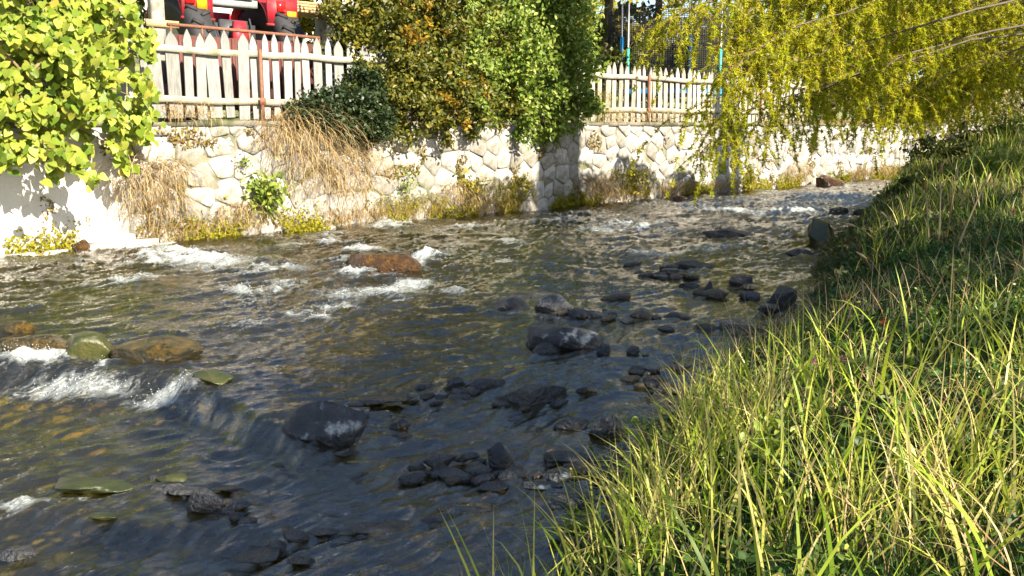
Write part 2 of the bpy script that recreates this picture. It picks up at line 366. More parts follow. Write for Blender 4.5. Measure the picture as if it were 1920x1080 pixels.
# ------------------------------------------------------------------ river geometry
EDGE = np.array([(-14, -14), (-5, -5), (-1.45, 0.0), (-.55, 1.7), (.10, 3.2), (.75, 5.0), (1.5, 6.5), (2.4, 7.9), (3.1, 9.8), (3.8, 11.9), (5.7, 15.8), (8.0, 20.0), (10.4, 24.4), (14.2, 29.2), (20.5, 35.5), (40, 55)], float)
def edge_x(y): return np.interp(y, EDGE[:, 1], EDGE[:, 0])
def bank_d(x, y):
    """distance inland of the right-hand water edge (negative on the river)"""
    sl = np.interp(y, EDGE[:-1, 1], np.diff(EDGE[:, 0])/np.diff(EDGE[:, 1]))
    wob = .18*pn(x*1.1, y*1.1, 5)+.08*pn(x*3.1, y*3.1, 6)
    return (x-edge_x(y))/np.sqrt(1+sl*sl)+wob
def drop(x, y):
    """the stream steps down towards the camera: two ledges on the left, an even slope on the right"""
    y1 = np.interp(x, [-8, -3.4, -2.3, -1.7, -1.2, -.6], [6.9, 6.3, 6.15, 5.5, 5.0, 4.5]); y2 = np.interp(x, [-8, -2.2, -1.2, 0], [4.4, 4.1, 3.95, 3.8])
    y1 = y1+.16*pn(x*2.7, y*1.1, 51)+.06*pn(x*7, y*3, 52)
    L = -.13*sst(.0, 1, (y1-y)/(.26+.25*np.abs(pn(x*2, y*0, 53))))-.07*sst(0, 1, (y2-y)/.18)
    G = -.20*sst(0, 1, (8.5-y)/5.5)
    k = sst(-1.5, -.5, x)
    return L*(1-k)+G*k
def gpw(u, v):
    z = 0.0
    for _ in range(4): q = gp(u, v, z); z = float(drop(q[0], q[1]))
    return np.array([q[0], q[1], z])
def bank_h(x, y):
    d = bank_d(x, y); y = np.asarray(y, float)
    far = sst(9, 17, y)
    h1 = .42*sst(0, 1, d/1.1)+.35*sst(.8, 3.2, d)+.45*sst(2.5, 6.5, d)
    h2 = .98*sst(0, 1, d/.85)+.28*sst(.8, 2.6, d)+.30*sst(2.5, 7, d)
    h = h1*(1-far)+h2*far
    h = h+.10*fbm(x*.8, y*.8, 3, 2)*sst(.3, 2, d)
    und = -.10-.22*sst(0, 1.6, -d)+.05*fbm(x*1.7, y*1.7, 3, 9)+drop(x, y)*sst(-.3, .3, -d)
    return np.where(d > 0, h-.10*(1-sst(0, .25, d)), und)
ROCKS = [
 (715, 514, 150, 38, 'rockbrown', 'wide rust-brown boulder in midstream with white water pouring round it', 5, 0, .5),
 (953, 588, 88, 30, 'slate', 'low dark rock at the left end of the midstream pair below the foam', 8, .1, .6),
 (1040, 594, 92, 40, 'slate', 'rounded dark rock with a pale fleck, right of its low neighbour in midstream', 7, -.1, .7),
 (1000, 560, 120, 14, 'slate', 'thin dark slab with blue water sliding over it behind the midstream pair', 6, 0, .6),
 (1050, 662, 178, 52, 'lichen', 'long flat dark slab with white streaks on top in midstream', 9, -.12, .45),
 (1028, 668, 62, 24, 'slate', 'small round stone leaning on the front of the long white-streaked slab', 6, 0, .7),
 (1135, 671, 32, 24, 'slate', 'small pointed stone just right of the long white-streaked slab', 8, .3, .8),
 (1190, 668, 34, 18, 'slate', 'small dark stone standing alone right of the long slab', 8, .3, .8),
 (1302, 508, 84, 18, 'slate', 'flat dark oval stone in the far water, below the rapids', 5, 0, .5),
 (1297, 632, 74, 14, 'slate', 'low flat stone beside the bank, left of the pale rounded boulder', 6, .1, .6),
 (1395, 634, 96, 28, 'slate', 'dark slate block behind the pale rounded boulder at the bank', 9, 0, .6),
 (1412, 664, 78, 34, 'lichen', 'pale grey rounded boulder at the water edge under the bank grass', 4, .1, .75),
 (1392, 536, 52, 18, 'slate', 'small dark stone near the bank, right of the cluster in gold water', 6, .1, .6),
 (1295, 546, 42, 15, 'slate', 'left stone of the small cluster in the gold water', 8, .1, .6),
 (1330, 553, 20, 24, 'slate', 'narrow upright stone of the small cluster in the gold water', 8, .1, .9),
 (1475, 580, 80, 42, 'slate', 'large dark block half under the brown bank roots', 9, .3, .8),
 (1440, 590, 50, 18, 'slate', 'flat stone in front of the dark block by the bank roots', 9, .3, .8),
 (1548, 465, 66, 50, 'rockmoss', 'upright dark green boulder leaning at the foot of the bank', 7, .2, .8),
 (1500, 482, 60, 16, 'slate', 'low dark rock at the bank foot just before the upright green boulder', 7, .2, .8),
 (615, 846, 190, 92, 'lichen', 'biggest boulder of the foreground, dark with a white patch on its crest', 8, -.25, .62),
 (985, 768, 100, 44, 'slate', 'tilted angular blue-grey slate left of the bank grass', 10, -.3, .7),
 (912, 738, 84, 26, 'slate', 'flat slate just behind the tilted angular one', 10, .2, .6),
 (850, 733, 46, 20, 'slate', 'small dark stone at the left end of the slate row', 8, .1, .7),
 (860, 752, 36, 16, 'slate', 'small stone in front of the left end of the slate row', 8, .1, .7),
 (1042, 750, 50, 22, 'slate', 'wedge of slate on the right side of the tilted angular one', 10, .1, .7),
 (712, 766, 110, 15, 'slate', 'thin flat plate of slate above the biggest foreground boulder', 8, .1, .45),
 (655, 782, 90, 13, 'lichen', 'pale thin plate of slate resting against the back of the biggest boulder', 8, .1, .45),
 (750, 812, 44, 22, 'slate', 'dark stub of rock right of the biggest foreground boulder', 8, .1, .7),
 (1075, 812, 76, 24, 'slate', 'long dark stone touching the round grey one by the grass', 7, .1, .55),
 (1142, 830, 72, 46, 'slate', 'round grey boulder partly behind the tall grass stems', 5, .2, .8),
 (825, 886, 72, 30, 'slate', 'smooth dark stone at the left of the near stone bar', 6, .1, .7),
 (872, 874, 60, 22, 'slate', 'low stone behind the smooth dark one on the near stone bar', 6, .1, .7),
 (935, 884, 66, 48, 'slate', 'steep leaning stone in the middle of the near stone bar', 9, .4, .8),
 (1062, 880, 110, 26, 'slate', 'long low stone behind the blue-grey pair of the near bar', 6, .0, .45),
 (1052, 912, 74, 30, 'lichen', 'smooth blue-grey stone of the near bar beside the yellow flower stalk', 3, .0, .7),
 (1128, 905, 64, 22, 'slate', 'blue-grey stone of the near bar tucked under the grass', 5, .0, .7),
 (1010, 930, 100, 22, 'lichen', 'pale flat stone of the near bar above the arching blades', 6, .0, .5),
 (1070, 972, 100, 46, 'slate', 'dark purple-grey stone behind the thin stems at the grass edge', 8, -.3, .8),
 (920, 930, 76, 20, 'slate', 'dark low stone to the left of the pale flat one', 6, .1, .6),
 (380, 968, 80, 44, 'slate', 'squarish dark rock standing highest in the lower left group', 10, .0, .7),
 (322, 915, 84, 22, 'rockmoss', 'greenish slab at the back of the lower left group', 8, .0, .5),
 (335, 940, 84, 20, 'slate', 'flat slab under the squarish rock in the lower left group', 8, .0, .5),
 (420, 932, 76, 14, 'slate', 'thin dark sliver of rock right behind the squarish one', 8, .0, .45),
 (444, 966, 60, 20, 'slate', 'small dark block at the right end of the lower left group', 9, .0, .6),
 (870, 972, 130, 14, 'slate', 'long flat brown-grey slab awash near the grass tips', 8, -.1, .4),
 (60, 702, 170, 50, 'rockgold', 'golden sunlit rock at the left edge with water spilling over it', 7, .0, .5),
 (152, 714, 110, 58, 'rockmoss', 'dark mossy lump of the cascade between two golden rocks', 6, .0, .7),
 (278, 708, 190, 54, 'rockgold', 'golden brown rock at the right end of the left cascade', 6, .1, .5),
 (22, 630, 74, 28, 'rockgold', 'small golden rock at the left edge above the cascade', 6, .1, .7),
 (392, 765, 84, 30, 'rockmoss', 'algae green ledge where the cascade runs out to the right', 5, -.5, .8),
 (150, 934, 200, 34, 'rockmoss', 'long dark submerged ledge with foam below it at the lower left', 5, .0, .4),
 (190, 1010, 60, 16, 'rockmoss', 'small stone under yellow-green water at the lower left', 6, .0, .5),
 (700, 1012, 160, 24, 'slate', 'long low rock awash in the blue water at the bottom', 7, .15, .4),
 (610, 1018, 70, 20, 'slate', 'dark nub at the left tip of the long low rock awash', 7, .1, .6),
 (480, 1066, 110, 28, 'slate', 'dark rock barely breaking the surface at the bottom edge', 7, .1, .6),
 (30, 1062, 90, 30, 'slate', 'dark rock in the bottom left corner', 7, .1, .6),
 (560, 1072, 60, 18, 'slate', 'small dark stone at the bottom edge beside a larger one', 7, .1, .6),
 (1300, 748, 100, 18, 'lichen', 'flat pale slab at the water edge behind the grass seed stems', 7, .1, .5),
 (1100, 745, 44, 14, 'slate', 'low stone in the dark shallows right of the slates', 7, .1, .5),
 (1272, 697, 66, 12, 'slate', 'thin flat stone in the shallows beside the bank', 7, .1, .5),
 (865, 698, 56, 9, 'slate', 'sliver of rock just breaking the calm water below the long slab', 7, .1, .5),
 (1370, 446, 100, 16, 'slate', 'dark humped rock under blue water at the lower edge of the rapids', 5, -.1, .4),
 (1240, 432, 90, 14, 'slate', 'submerged dark rock in the wavy water before the first shaded wall strip', 5, .1, .4),
 (1575, 402, 44, 12, 'slate', 'left of two dark rocks poking through the far white rapids', 7, .1, .5),
 (1625, 404, 50, 11, 'slate', 'right of two dark rocks poking through the far white rapids', 7, .1, .5),
 (1560, 350, 60, 20, 'rockbrown', 'brown mound of rock against the far wall foot by the rapids', 5, .1, .6),
 (147, 476, 32, 24, 'rockbrown', 'round red-brown stone lying at the foot of the white wall', 3, .1, .9),
 (1275, 378, 44, 10, 'rockbrown', 'flat brown stone at the wall foot between the two shaded strips', 6, .1, .6),
]
FOAM = [(400, 497, 75, 12, 1), (235, 497, 30, 8, .8), (350, 505, 40, 6, .7), (560, 505, 50, 6, .8), (520, 528, 30, 6, .8), (700, 552, 130, 17, 1), (780, 535, 50, 15, 1.1), (630, 580, 70, 9, .7),
        (850, 548, 60, 8, .8), (690, 470, 90, 5, .9), (790, 490, 16, 18, 1), (860, 462, 45, 7, .8), (960, 455, 40, 6, .8), (945, 494, 30, 6, .8), (880, 510, 30, 5, .5), (1440, 400, 120, 9, .9),
        (1560, 372, 130, 15, 1.2), (1640, 388, 70, 12, 1.1), (1500, 388, 90, 12, 1.0), (1400, 378, 60, 6, .9), (1200, 420, 60, 10, .8), (1130, 470, 70, 6, .6), (900, 480, 60, 6, .6), (1010, 520, 60, 6, .5), (450, 560, 60, 6, .4), (1130, 432, 60, 9, .8), (1310, 387, 50, 5, .9), (1060, 450, 40, 6, .6), (1250, 415, 70, 6, .6), (60, 715, 95, 18, 1.15), (130, 745, 130, 15, 1),
        (310, 762, 90, 16, 1), (240, 790, 100, 10, .5), (390, 790, 40, 12, .9), (40, 950, 70, 10, 1), (150, 945, 50, 8, .9), (210, 955, 60, 6, .6), (190, 690, 12, 28, 1), (90, 690, 14, 20, .8), (600, 600, 60, 8, .5),
        (1350, 470, 70, 6, .45), (1150, 500, 60, 5, .45), (700, 760, 60, 6, .35), (1000, 585, 60, 6, .4), (1130, 965, 60, 8, .3), (930, 1010, 80, 8, .3), (1010, 640, 40, 4, .4)]
def foam_mask(x, y):
    f = np.zeros_like(x)
    for u, v, ru, rv, s in FOAM:
        c = gpw(u, v); a = gpw(u, v-rv); b_ = gpw(u, v+rv); ry = max(.06, abs(a[1]-b_[1])/2); rx = ru*c[1]/FPX
        q = ((x-c[0])/rx)**2+((y-c[1])/ry)**2; f = np.maximum(f, np.maximum(s*np.exp(-q*.9), .42*s*np.exp(-q*.22)))
    for r in ROCKS:
        u, v, wp, hp = r[:4]
        if 420 < v < 720 and wp > 40 and u < 1350: 
            for uu, vv, ru, rv, ss in ((u-wp*.42, v+3, wp*.22, 4, .62), (u+wp*.15, v+5, wp*.35, 4, .5)):
                c = gpw(uu, vv); a = gpw(uu, vv-rv); b_ = gpw(uu, vv+rv); q = ((x-c[0])/(ru*c[1]/FPX))**2+((y-c[1])/max(.04, abs(a[1]-b_[1])/2))**2; f = np.maximum(f, ss*np.exp(-q))
    return f
def waves(x, y, foam):
    a = x*WD[0]+y*WD[1]; b = x*WN[0]+y*WN[1]
    wx = a+.35*pn(a*.8, b*.8, 3); wy = b+.3*pn(a*.9, b*.7, 4)
    rg = lambda n: .62-2*np.abs(n)
    far = sst(7, 14, y)
    amp = .75+.4*far+.35*pn(a*.35, b*.5, 31)
    h = .060*pn(wx*1.0, wy*1.5, 11)*amp+.034*rg(pn(wx*1.7, wy*4.0, 12))*amp+.024*rg(pn(wx*3.4, wy*8.5, 13))*amp
    h = h+.0080*rg(pn(wx*6, wy*17, 14))+.0022*pn(wx*14, wy*34, 15)
    h = h+foam*(.075*fbm(wx*5, wy*7, 5, 16)+.025)
    return h
# rows thin out with distance so that near ripples are fine and far ones cheap
ys = [1.2]
while ys[-1] < 46: ys.append(ys[-1]+max(.0085, .0022*ys[-1]**1.22))
ys = np.array(ys)
ks = np.concatenate([np.linspace(-1.3, -.60, 30)[:-1], np.linspace(-.60, .56, 760), np.linspace(.56, 1.1, 20)[1:]])
Y, K = np.meshgrid(ys, ks, indexing='ij'); X = K*Y
X = np.where(K < -.6, X-.8*(-K-.6)*4, X)
fm = foam_mask(X, Y)*(.75+.5*fbm(X*2.0, Y*2.0, 2, 40))
h0 = waves(X, Y, fm*0)
zone = sst(6, 8.5, Y)*(1-sst(24, 28, Y))*sst(-.05, .35, pn(X*.45, Y*.3, 44)+.12)+.35*sst(3, 5, Y)*sst(-1, -2.2, X)
fm = np.maximum(fm, 0)+.75*sst(.015, .06, h0)*zone
Z = drop(X, Y)+waves(X, Y, fm)
wn = (X-W0[0])*WN[0]+(Y-W0[1])*WN[1]
keep = (wn < .15) & (bank_d(X, Y) < .5)
idx = -np.ones(X.size, np.int64); 
q = keep[:-1, :-1] | keep[1:, :-1] | keep[:-1, 1:] | keep[1:, 1:]
n0 = np.arange(X.size).reshape(X.shape)
F = np.stack([n0[:-1, :-1], n0[:-1, 1:], n0[1:, 1:], n0[1:, :-1]], -1)[q]
used = np.unique(F); idx[used] = np.arange(len(used))
VW = np.stack([X, Y, Z], -1).reshape(-1, 3)[used]
print('water verts', len(VW))
wat = mk('river_water', VW, idx[F], M['water'], attrs={'foam': fm.ravel()[used]}); tag(wat, kind='structure')

# spray: droplets thrown up over the broken water
cand = np.flatnonzero((fm.ravel()[used] > .62) & (VW[:, 1] > 5.2)); pk = rng.choice(cand, 2600); DP = VW[pk]+np.stack([rng.normal(size=2600)*.03, rng.normal(size=2600)*.03, np.abs(rng.normal(size=2600))*.025], 1)
OV = np.array([[1, 0, 0], [-1, 0, 0], [0, 1, 0], [0, -1, 0], [0, 0, 1], [0, 0, -1]], float); OF = np.array([[0, 2, 4], [2, 1, 4], [1, 3, 4], [3, 0, 4], [2, 0, 5], [1, 2, 5], [3, 1, 5], [0, 3, 5]])
sz = rng.uniform(.0015, .0042, 2600)
o = mk('spray_droplets', (OV[None]*sz[:, None, None]+DP[:, None]).reshape(-1, 3), (OF[None]+(np.arange(2600)*6)[:, None, None]).reshape(-1, 3), solid('white_spray', [(.6, .63, .63), (.7, .72, .72)], .3, 5, 0)); tag(o, 'white droplets thrown up over the broken water', 'spray', kind='stuff')
# riverbed and right bank: one sheet
gx = np.concatenate([np.linspace(-30, -9, 12), np.arange(-8.8, 9, .12), np.arange(9, 22, .3), np.linspace(22.5, 70, 20)])
gy = np.concatenate([np.linspace(-40, -4, 16), np.arange(-3.6, 14, .12), np.arange(14, 40, .3), np.linspace(41, 120, 20)])
GX, GY = np.meshgrid(gx, gy); GZ = bank_h(GX, GY)
wn = (GX-W0[0])*WN[0]+(GY-W0[1])*WN[1]
kb = wn < .6
n0 = np.arange(GX.size).reshape(GX.shape); F = np.stack([n0[:-1, :-1], n0[:-1, 1:], n0[1:, 1:], n0[1:, :-1]], -1)
kq = kb[:-1, :-1] | kb[1:, 1:]
dmid = bank_d(GX, GY)[:-1, :-1]
Vg = np.stack([GX, GY, GZ], -1).reshape(-1, 3)
def sheet(name, sel, mat):
    f = F[sel]; us = np.unique(f); ix = -np.ones(GX.size, np.int64); ix[us] = np.arange(len(us))
    return tag(mk(name, Vg[us], ix[f], mat), kind='structure')
sheet('river_bank', kq & (dmid > -.15), M['ground'])
sheet('riverbed', kq & (dmid <= -.15), M['bed'])

# garden behind the wall, rising to a hillside
sx = np.linspace(-60, 110, 90); sy = np.concatenate([np.linspace(.32, 6, 14), np.linspace(7, 120, 50)])
SX, SY = np.meshgrid(sx, sy)
SZ = 1.60+.06*fbm(SX*.4, SY*.4, 3, 21)*np.clip(SY/2, 0, 1)+.07*np.clip(SY-1.2, 0, 2.5)+.13*np.clip(SY-8, 0, 200)*1.0
P = W0[None, None]+SX[..., None]*WD+SY[..., None]*WN
n0 = np.arange(SX.size).reshape(SX.shape); F2 = np.stack([n0[:-1, :-1], n0[:-1, 1:], n0[1:, 1:], n0[1:, :-1]], -1).reshape(-1, 4)
tag(mk('garden_ground', np.stack([P[..., 0], P[..., 1], SZ], -1).reshape(-1, 3), F2, M['lawn']), kind='structure')
def garden_z(off): return 1.60+.07*min(max(off-1.2, 0), 2.5)+.13*max(off-8, 0)

# ------------------------------------------------------------------ the stone wall
S0, S1, WT = -7.0, 34.0, 1.61
wall = thing('stone_wall', w2w(0, 0, 0), 'long pale rubble stone retaining wall along the far side of the stream', 'wall', WANG)
mb = MB(); mb.box((S0, -.012, -.9), (S1, .40, WT-.03)); mb.build('mortar', M['mortar'], wall)
# left stretch is rendered smooth, with a footing at the waterline
def patch(x0, x1, z0, z1, y, amp, nx, nz, seed):
    a, b = np.meshgrid(np.linspace(x0, x1, nx), np.linspace(z0, z1, nz)); 
    ed = np.minimum(np.minimum((a-x0), (x1-a)+.0)/.25, np.minimum((b-z0), (z1-b))/.06).clip(0, 1)
    V = np.stack([a+.06*pn(a*3, b*3, seed+3)*ed, y-amp*fbm(a*1.5, b*1.5, 4, seed)*ed+(1-ed)*.06, b], -1).reshape(-1, 3)
    n = np.arange(nx*nz).reshape(nz, nx); f = np.stack([n[:-1, :-1], n[:-1, 1:], n[1:, 1:], n[1:, :-1]], -1).reshape(-1, 4)
    return V, f
V, f = patch(S0, 1.7, -.3, WT-.02, -.055, .035, 160, 40, 50); mk('render_coat', V, f, M['plaster'], wall)
mbf = MB()
for i in range(9):
    x = S0+i*1.12; mbf.box((x, -.17+rng.uniform(-.04, .04), -.5), (x+1.08, -.013, .07+rng.uniform(-.05, .04)), rng.uniform())
mbf.build('footing', M['stone'], wall)
# voronoi stones
seeds = []
z = -.10; row = 0
while z < WT+.15:
    hgt = .30+rng.uniform(-.03, .05); x = 1.2+rng.uniform(0, .3)
    while x < S1:
        wd = rng.uniform(.26, .62) if rng.uniform() < .8 else rng.uniform(.18, .3)
        seeds.append((x+wd/2, z+hgt/2+rng.uniform(-.12, .12))); x += wd
    z += hgt; row += 1
seeds = np.array(seeds)
def cell(i):
    p = seeds[i]; poly = [(p[0]-.6, p[1]-.5), (p[0]+.6, p[1]-.5), (p[0]+.6, p[1]+.5), (p[0]-.6, p[1]+.5)]
    d = np.linalg.norm(seeds-p, axis=1); 
    for j in np.argsort(d)[1:18]:
        q = seeds[j]; mid = (p+q)/2; n = (q-p)/np.linalg.norm(q-p); k = (mid @ n)-.006
        out = []
        for a in range(len(poly)):
            A = np.array(poly[a]); B = np.array(poly[(a+1) % len(poly)]); da = A @ n-k; db = B @ n-k
            if da <= 0: out.append(tuple(A))
            if da*db < 0: out.append(tuple(A+(B-A)*da/(da-db)))
        poly = out
        if len(poly) < 3: return None
    out = []
    for n, k in ((np.array([0, 1.]), WT), (np.array([0, -1.]), .25), (np.array([-1., 0]), -1.5)):
        out = []
        for a in range(len(poly)):
            A = np.array(poly[a]); B = np.array(poly[(a+1) % len(poly)]); da = A @ n-k; db = B @ n-k
            if da <= 0: out.append(tuple(A))
            if da*db < 0: out.append(tuple(A+(B-A)*da/(da-db)))
        poly = out
        if len(poly) < 3: return None
    return np.array(poly)
st = []
for i in range(len(seeds)):
    c = cell(i)
    if c is None: continue
    # drop very short edges, round the corners a little
    kk = [a for a in range(len(c)) if np.linalg.norm(c[a]-c[(a+1) % len(c)]) > .03]; c = c[kk]
    if len(c) < 3: continue
    ar = .5*abs(np.dot(c[:, 0], np.roll(c[:, 1], 1))-np.dot(c[:, 1], np.roll(c[:, 0], 1)))
    if ar < .006: continue
    cen = c.mean(0); st.append((cen, c-cen, ar))
def stone_geo(c):
    # corner cutting gives rounded rubble outlines
    r = []
    for a in range(len(c)):
        A, B = c[a], c[(a+1) % len(c)]; r += [A*.88+B*.12, A*.12+B*.88]
    r = np.array(r); n = len(r); pr = rng.uniform(.016, .045); tilt = rng.normal(size=2)*.07
    rings = [(1.0, .03), (.99, -pr*.6), (.93, -pr), (.5, -pr-.008)]
    V = []
    for sc, y in rings:
        r = r*(1+rng.normal(size=(n, 1))*.018); jit = rng.normal(size=n)*.008 if y < 0 else np.zeros(n)
        for p, j in zip(r*sc, jit): V.append((p[0], y+j+(p @ tilt if y < 0 else 0), p[1]))
    V.append((0, -pr-.016, 0))
    Fq = []
    for k in range(3):
        for a in range(n): b = (a+1) % n; Fq.append((k*n+a, k*n+b, (k+1)*n+b, (k+1)*n+a))
    Ft = [(3*n+a, 3*n+(a+1) % n, 4*n) for a in range(n)]
    return np.array(V), np.array(Fq), np.array(Ft)
def vis(s, off=0):
    p = w2w(s, off, 0); return abs(p[0]/p[1]) < .56
st.sort(key=lambda t: -(t[2]/(w2w(t[0][0], 0, 0)[1]**2))*(1 if vis(t[0][0]) else .01)*(1 if t[0][1] > .0 else .05))
rest = MB()
for k, (cen, c, ar) in enumerate(st):
    V, Fq, Ft = stone_geo(c)
    if k < 295:
        o = mk('stone', V, [Fq, Ft], M['stone'], wall, True, rnd=np.full(len(V), rng.uniform())); o.location = (cen[0], 0, cen[1])
    else:
        V = V+np.array([cen[0], 0, cen[1]]); r = rng.uniform(); n_ = rest.n; rest.add(V, Fq, r); rest.F3.append(Ft+n_)
o = rest.build('small_stones', M['stone'], wall, True); o['kind'] = 'stuff'
mb = MB()
x = S0
while x < S1:
    l = rng.uniform(.5, 1.1); mb.box((x+.006, -.05+rng.uniform(-.02, .02), WT-.02), (min(x+l, S1), .42, WT+.05+rng.uniform(-.015, .015)), rng.uniform()); x += l
mb.build('coping', M['mortar'], wall, False)

# ------------------------------------------------------------------ picket fences
def picket_mesh(wd, h, tip):
    xs = []; n = 5
    prof = [(-wd/2, 0), (wd/2, 0), (wd/2, h-tip)]
    for i in range(1, n): a = i/n; prof.append((wd/2*(1-a**1.5), h-tip+tip*a))
    prof.append((.0, h))
    for i in range(n-1, 0, -1): a = i/n; prof.append((-wd/2*(1-a**1.5), h-tip+tip*a))
    prof.append((-wd/2, h-tip))
    bm = bmesh.new(); th = .022
    vs = [bm.verts.new((x, 0, z)) for x, z in prof]; f = bm.faces.new(vs)
    e = bmesh.ops.extrude_face_region(bm, geom=[f]); bmesh.ops.translate(bm, vec=(0, th, 0), verts=[v for v in e['geom'] if isinstance(v, bmesh.types.BMVert)])
    bmesh.ops.recalc_face_normals(bm, faces=bm.faces)
    me = bpy.data.meshes.new('picket'); bm.to_mesh(me); bm.free(); return me
def fence(label, s0, s1, base, top, mat, posts, gap, wmul=1.0, parentoff=.14):
    f = thing('picket_fence', w2w(s0, parentoff, base), label, 'fence', WANG)
    ms = []
    for k in range(9):
        wd = [.125, .15, .10, .135, .17, .11, .145, .12, .19][k]*wmul; me = picket_mesh(wd, top-base+rng.uniform(-.03, .03), rng.uniform(.14, .19)); me.materials.append(mat); ms.append((me, wd))
    x = .05
    while x < s1-s0-.1:
        me, wd = ms[rng.integers(0, 9)]
        o = ob('picket', me, f); o.location = (x+wd/2, rng.uniform(0, .008), rng.uniform(-.02, .02)); o.rotation_euler = (rng.normal()*.02, rng.normal()*.022, 0)
        x += wd+gap*rng.uniform(.8, 1.3)
    pp = [s0]+[p for p in posts]+[s1]
    for a, b in zip(pp[:-1], pp[1:]):
        for zz in (.25, top-base-.27):
            m = MB(); L = b-a; n = 6
            for i in range(n):
                m.box((a-s0+L*i/n+.001, -.038, zz-.04), (a-s0+L*(i+1)/n, -.003, zz+.045), .5)
            # one solid rail with slight sag
            V = []; k = 10
            for i in range(k+1):
                xx = a-s0+.01+(L-.02)*i/k; dz = .012*math.sin(i*1.3+a)
                for yy, z2 in ((-.040, -.045), (-.004, -.045), (-.004, .045), (-.040, .045)): V.append((xx, yy, zz+z2+dz))
            Fq = [(i*4+j, i*4+(j+1) % 4, i*4+4+(j+1) % 4, i*4+4+j) for i in range(k) for j in range(4)]+[(0, 3, 2, 1), (k*4, k*4+1, k*4+2, k*4+3)]
            mk('rail', np.array(V), np.array(Fq), M['rail'], f, False, rnd=np.full(len(V), rng.uniform()))
    for p in posts:
        m = MB(); m.box((p-s0-.022, -.085, -.25), (p-s0+.022, -.045, top-base-.2)); m.box((p-s0-.05, -.090, .2), (p-s0+.05, -.0851, .3)); m.build('post', M['rust'], f)
    return f
FT = wl(400, 60, .14)[2]
sA = wl(700, 100, .14)[0]; sB = wl(1500, 150, .14)[0]
p1 = wl(483, 100, .14)[0]; p2 = wl(1213, 140, .14)[0]; p3 = wl(1425, 150, .14)[0]
print('fence', FT, sA, sB, p1, p2, p3)
fence('white weathered picket fence on the wall in front of the red tractor', -5.5, sA+.4, 1.70, FT, M['paint'], [-2.2, .2, p1], .058)
fence('brownish bleached picket fence running on along the wall behind the trees', sA+.6, sB+.35, 1.68, FT-.02, M['oldwood'], [sA+3.0, p2-2.5, p2, p3], .075, .95)

# ------------------------------------------------------------------ rocks
def ico(sub):
    bm = bmesh.new(); bmesh.ops.create_icosphere(bm, subdivisions=sub, radius=1.0)
    V = np.array([v.co[:] for v in bm.verts]); F = np.array([[v.index for v in f.verts] for f in bm.faces]); bm.free(); return V, F
I3, I2, I1 = ico(4), ico(2), ico(1)
def rock_shape(base, cuts, seed, amp=.19):
    cuts = int(cuts*1.6)+2
    V = base[0].copy(); r = random.Random(seed)
    off = Vector((r.uniform(0, 50), r.uniform(0, 50), r.uniform(0, 50)))
    for i, v in enumerate(V):
        n = mnoise.noise(Vector(v)*1.1+off)*amp*1.6+mnoise.noise(Vector(v)*3.2+off)*amp*.45+mnoise.noise(Vector(v)*7+off)*amp*.22+mnoise.noise(Vector(v)*15+off)*amp*.12; V[i] = v*(1+n)
    for _ in range(cuts):
        d = np.array([r.gauss(0, 1), r.gauss(0, 1), r.gauss(0, .8)]); d /= np.linalg.norm(d); k = r.uniform(.52, .9)
        over = V @ d-k; V = V-np.outer(np.clip(over, 0, None)*.97, d)
    return V
def rock(u, vb, wpx, hpx, mat, label, cuts=9, yaw=0.0, asp=.65, name='rock', tilt=0.0, sink=.3, z=None):
    p = gpw(u, vb) if z is None else gp(u, vb, z)
    ppm = FPX/p[1]; wid = wpx/ppm; dep = wid*asp; ang = math.atan2(EYE, p[1])
    hh = max(.28*hpx/ppm, hpx/ppm-dep*math.sin(ang)*.75)
    V = rock_shape(I3, cuts, int(u*7+vb)); V *= np.array([wid/2, dep/2, hh*.85])/np.array([np.abs(V[:, 0]).max(), np.abs(V[:, 1]).max(), V[:, 2].max()])
    if tilt: c, s_ = math.cos(tilt), math.sin(tilt); V = np.stack([V[:, 0]*c-V[:, 2]*s_, V[:, 1], V[:, 0]*s_+V[:, 2]*c], 1)
    o = mk(name, V, I3[1], M[mat], None, True, rnd=np.full(len(V), random.random()))
    o.location = (float(p[0]), float(p[1]+dep*.42), float(p[2]+hh*.32+(.026 if vb > 720 else .012))); o.rotation_euler = (0, 0, yaw)
    return tag(o, label, 'rock')
for r in ROCKS: rock(*r)
# pebbles on the bed and along the waterline: nobody could count them
def pebbles(name, N, fx, fy, smin, smax, mat, zf):
    P = []
    x, y = fx(N), fy(N); d = bank_d(x, y)
    z = zf(x, y); ok = np.isfinite(z); x, y, z = x[ok], y[ok], z[ok]; n = len(x)
    S = rng.uniform(smin, smax, n)*rng.uniform(.5, 1.2, n); M3 = rng.uniform(0, 2*PI, n)
    tv = I1[0]
    T = tv[None]*np.stack([S, S*rng.uniform(.5, .9, n), S*rng.uniform(.25, .5, n)], 1)[:, None]*(1+rng.normal(size=(n, len(tv), 1))*.10)
    c, s_ = np.cos(M3)[:, None], np.sin(M3)[:, None]
    V = np.stack([T[..., 0]*c-T[..., 1]*s_+x[:, None], T[..., 0]*s_+T[..., 1]*c+y[:, None], T[..., 2]+z[:, None]], -1)
    F_ = (I1[1][None]+(np.arange(n)*len(tv))[:, None, None]).reshape(-1, 3)
    return mk(name, V.reshape(-1, 3), F_, mat, None, True, rnd=np.repeat(rng.uniform(0, 1, n), len(tv)))
yy = lambda N: rng.uniform(1.6, 5.2, N)**2*.5+1.2
N = 9000; Yp = rng.uniform(1.5, 13, N); Xp = edge_x(Yp)-np.abs(rng.normal(size=N))*1.0+.15
o = pebbles('gravel', N, lambda n: Xp, lambda n: Yp, .012, .05, M['slate'], lambda x, y: np.where(bank_d(x, y) < .45, np.maximum(bank_h(x, y), -9)+.004, np.nan)); tag(o, 'small dark stones and gravel lying in the shallows along the bank', 'gravel', kind='stuff')
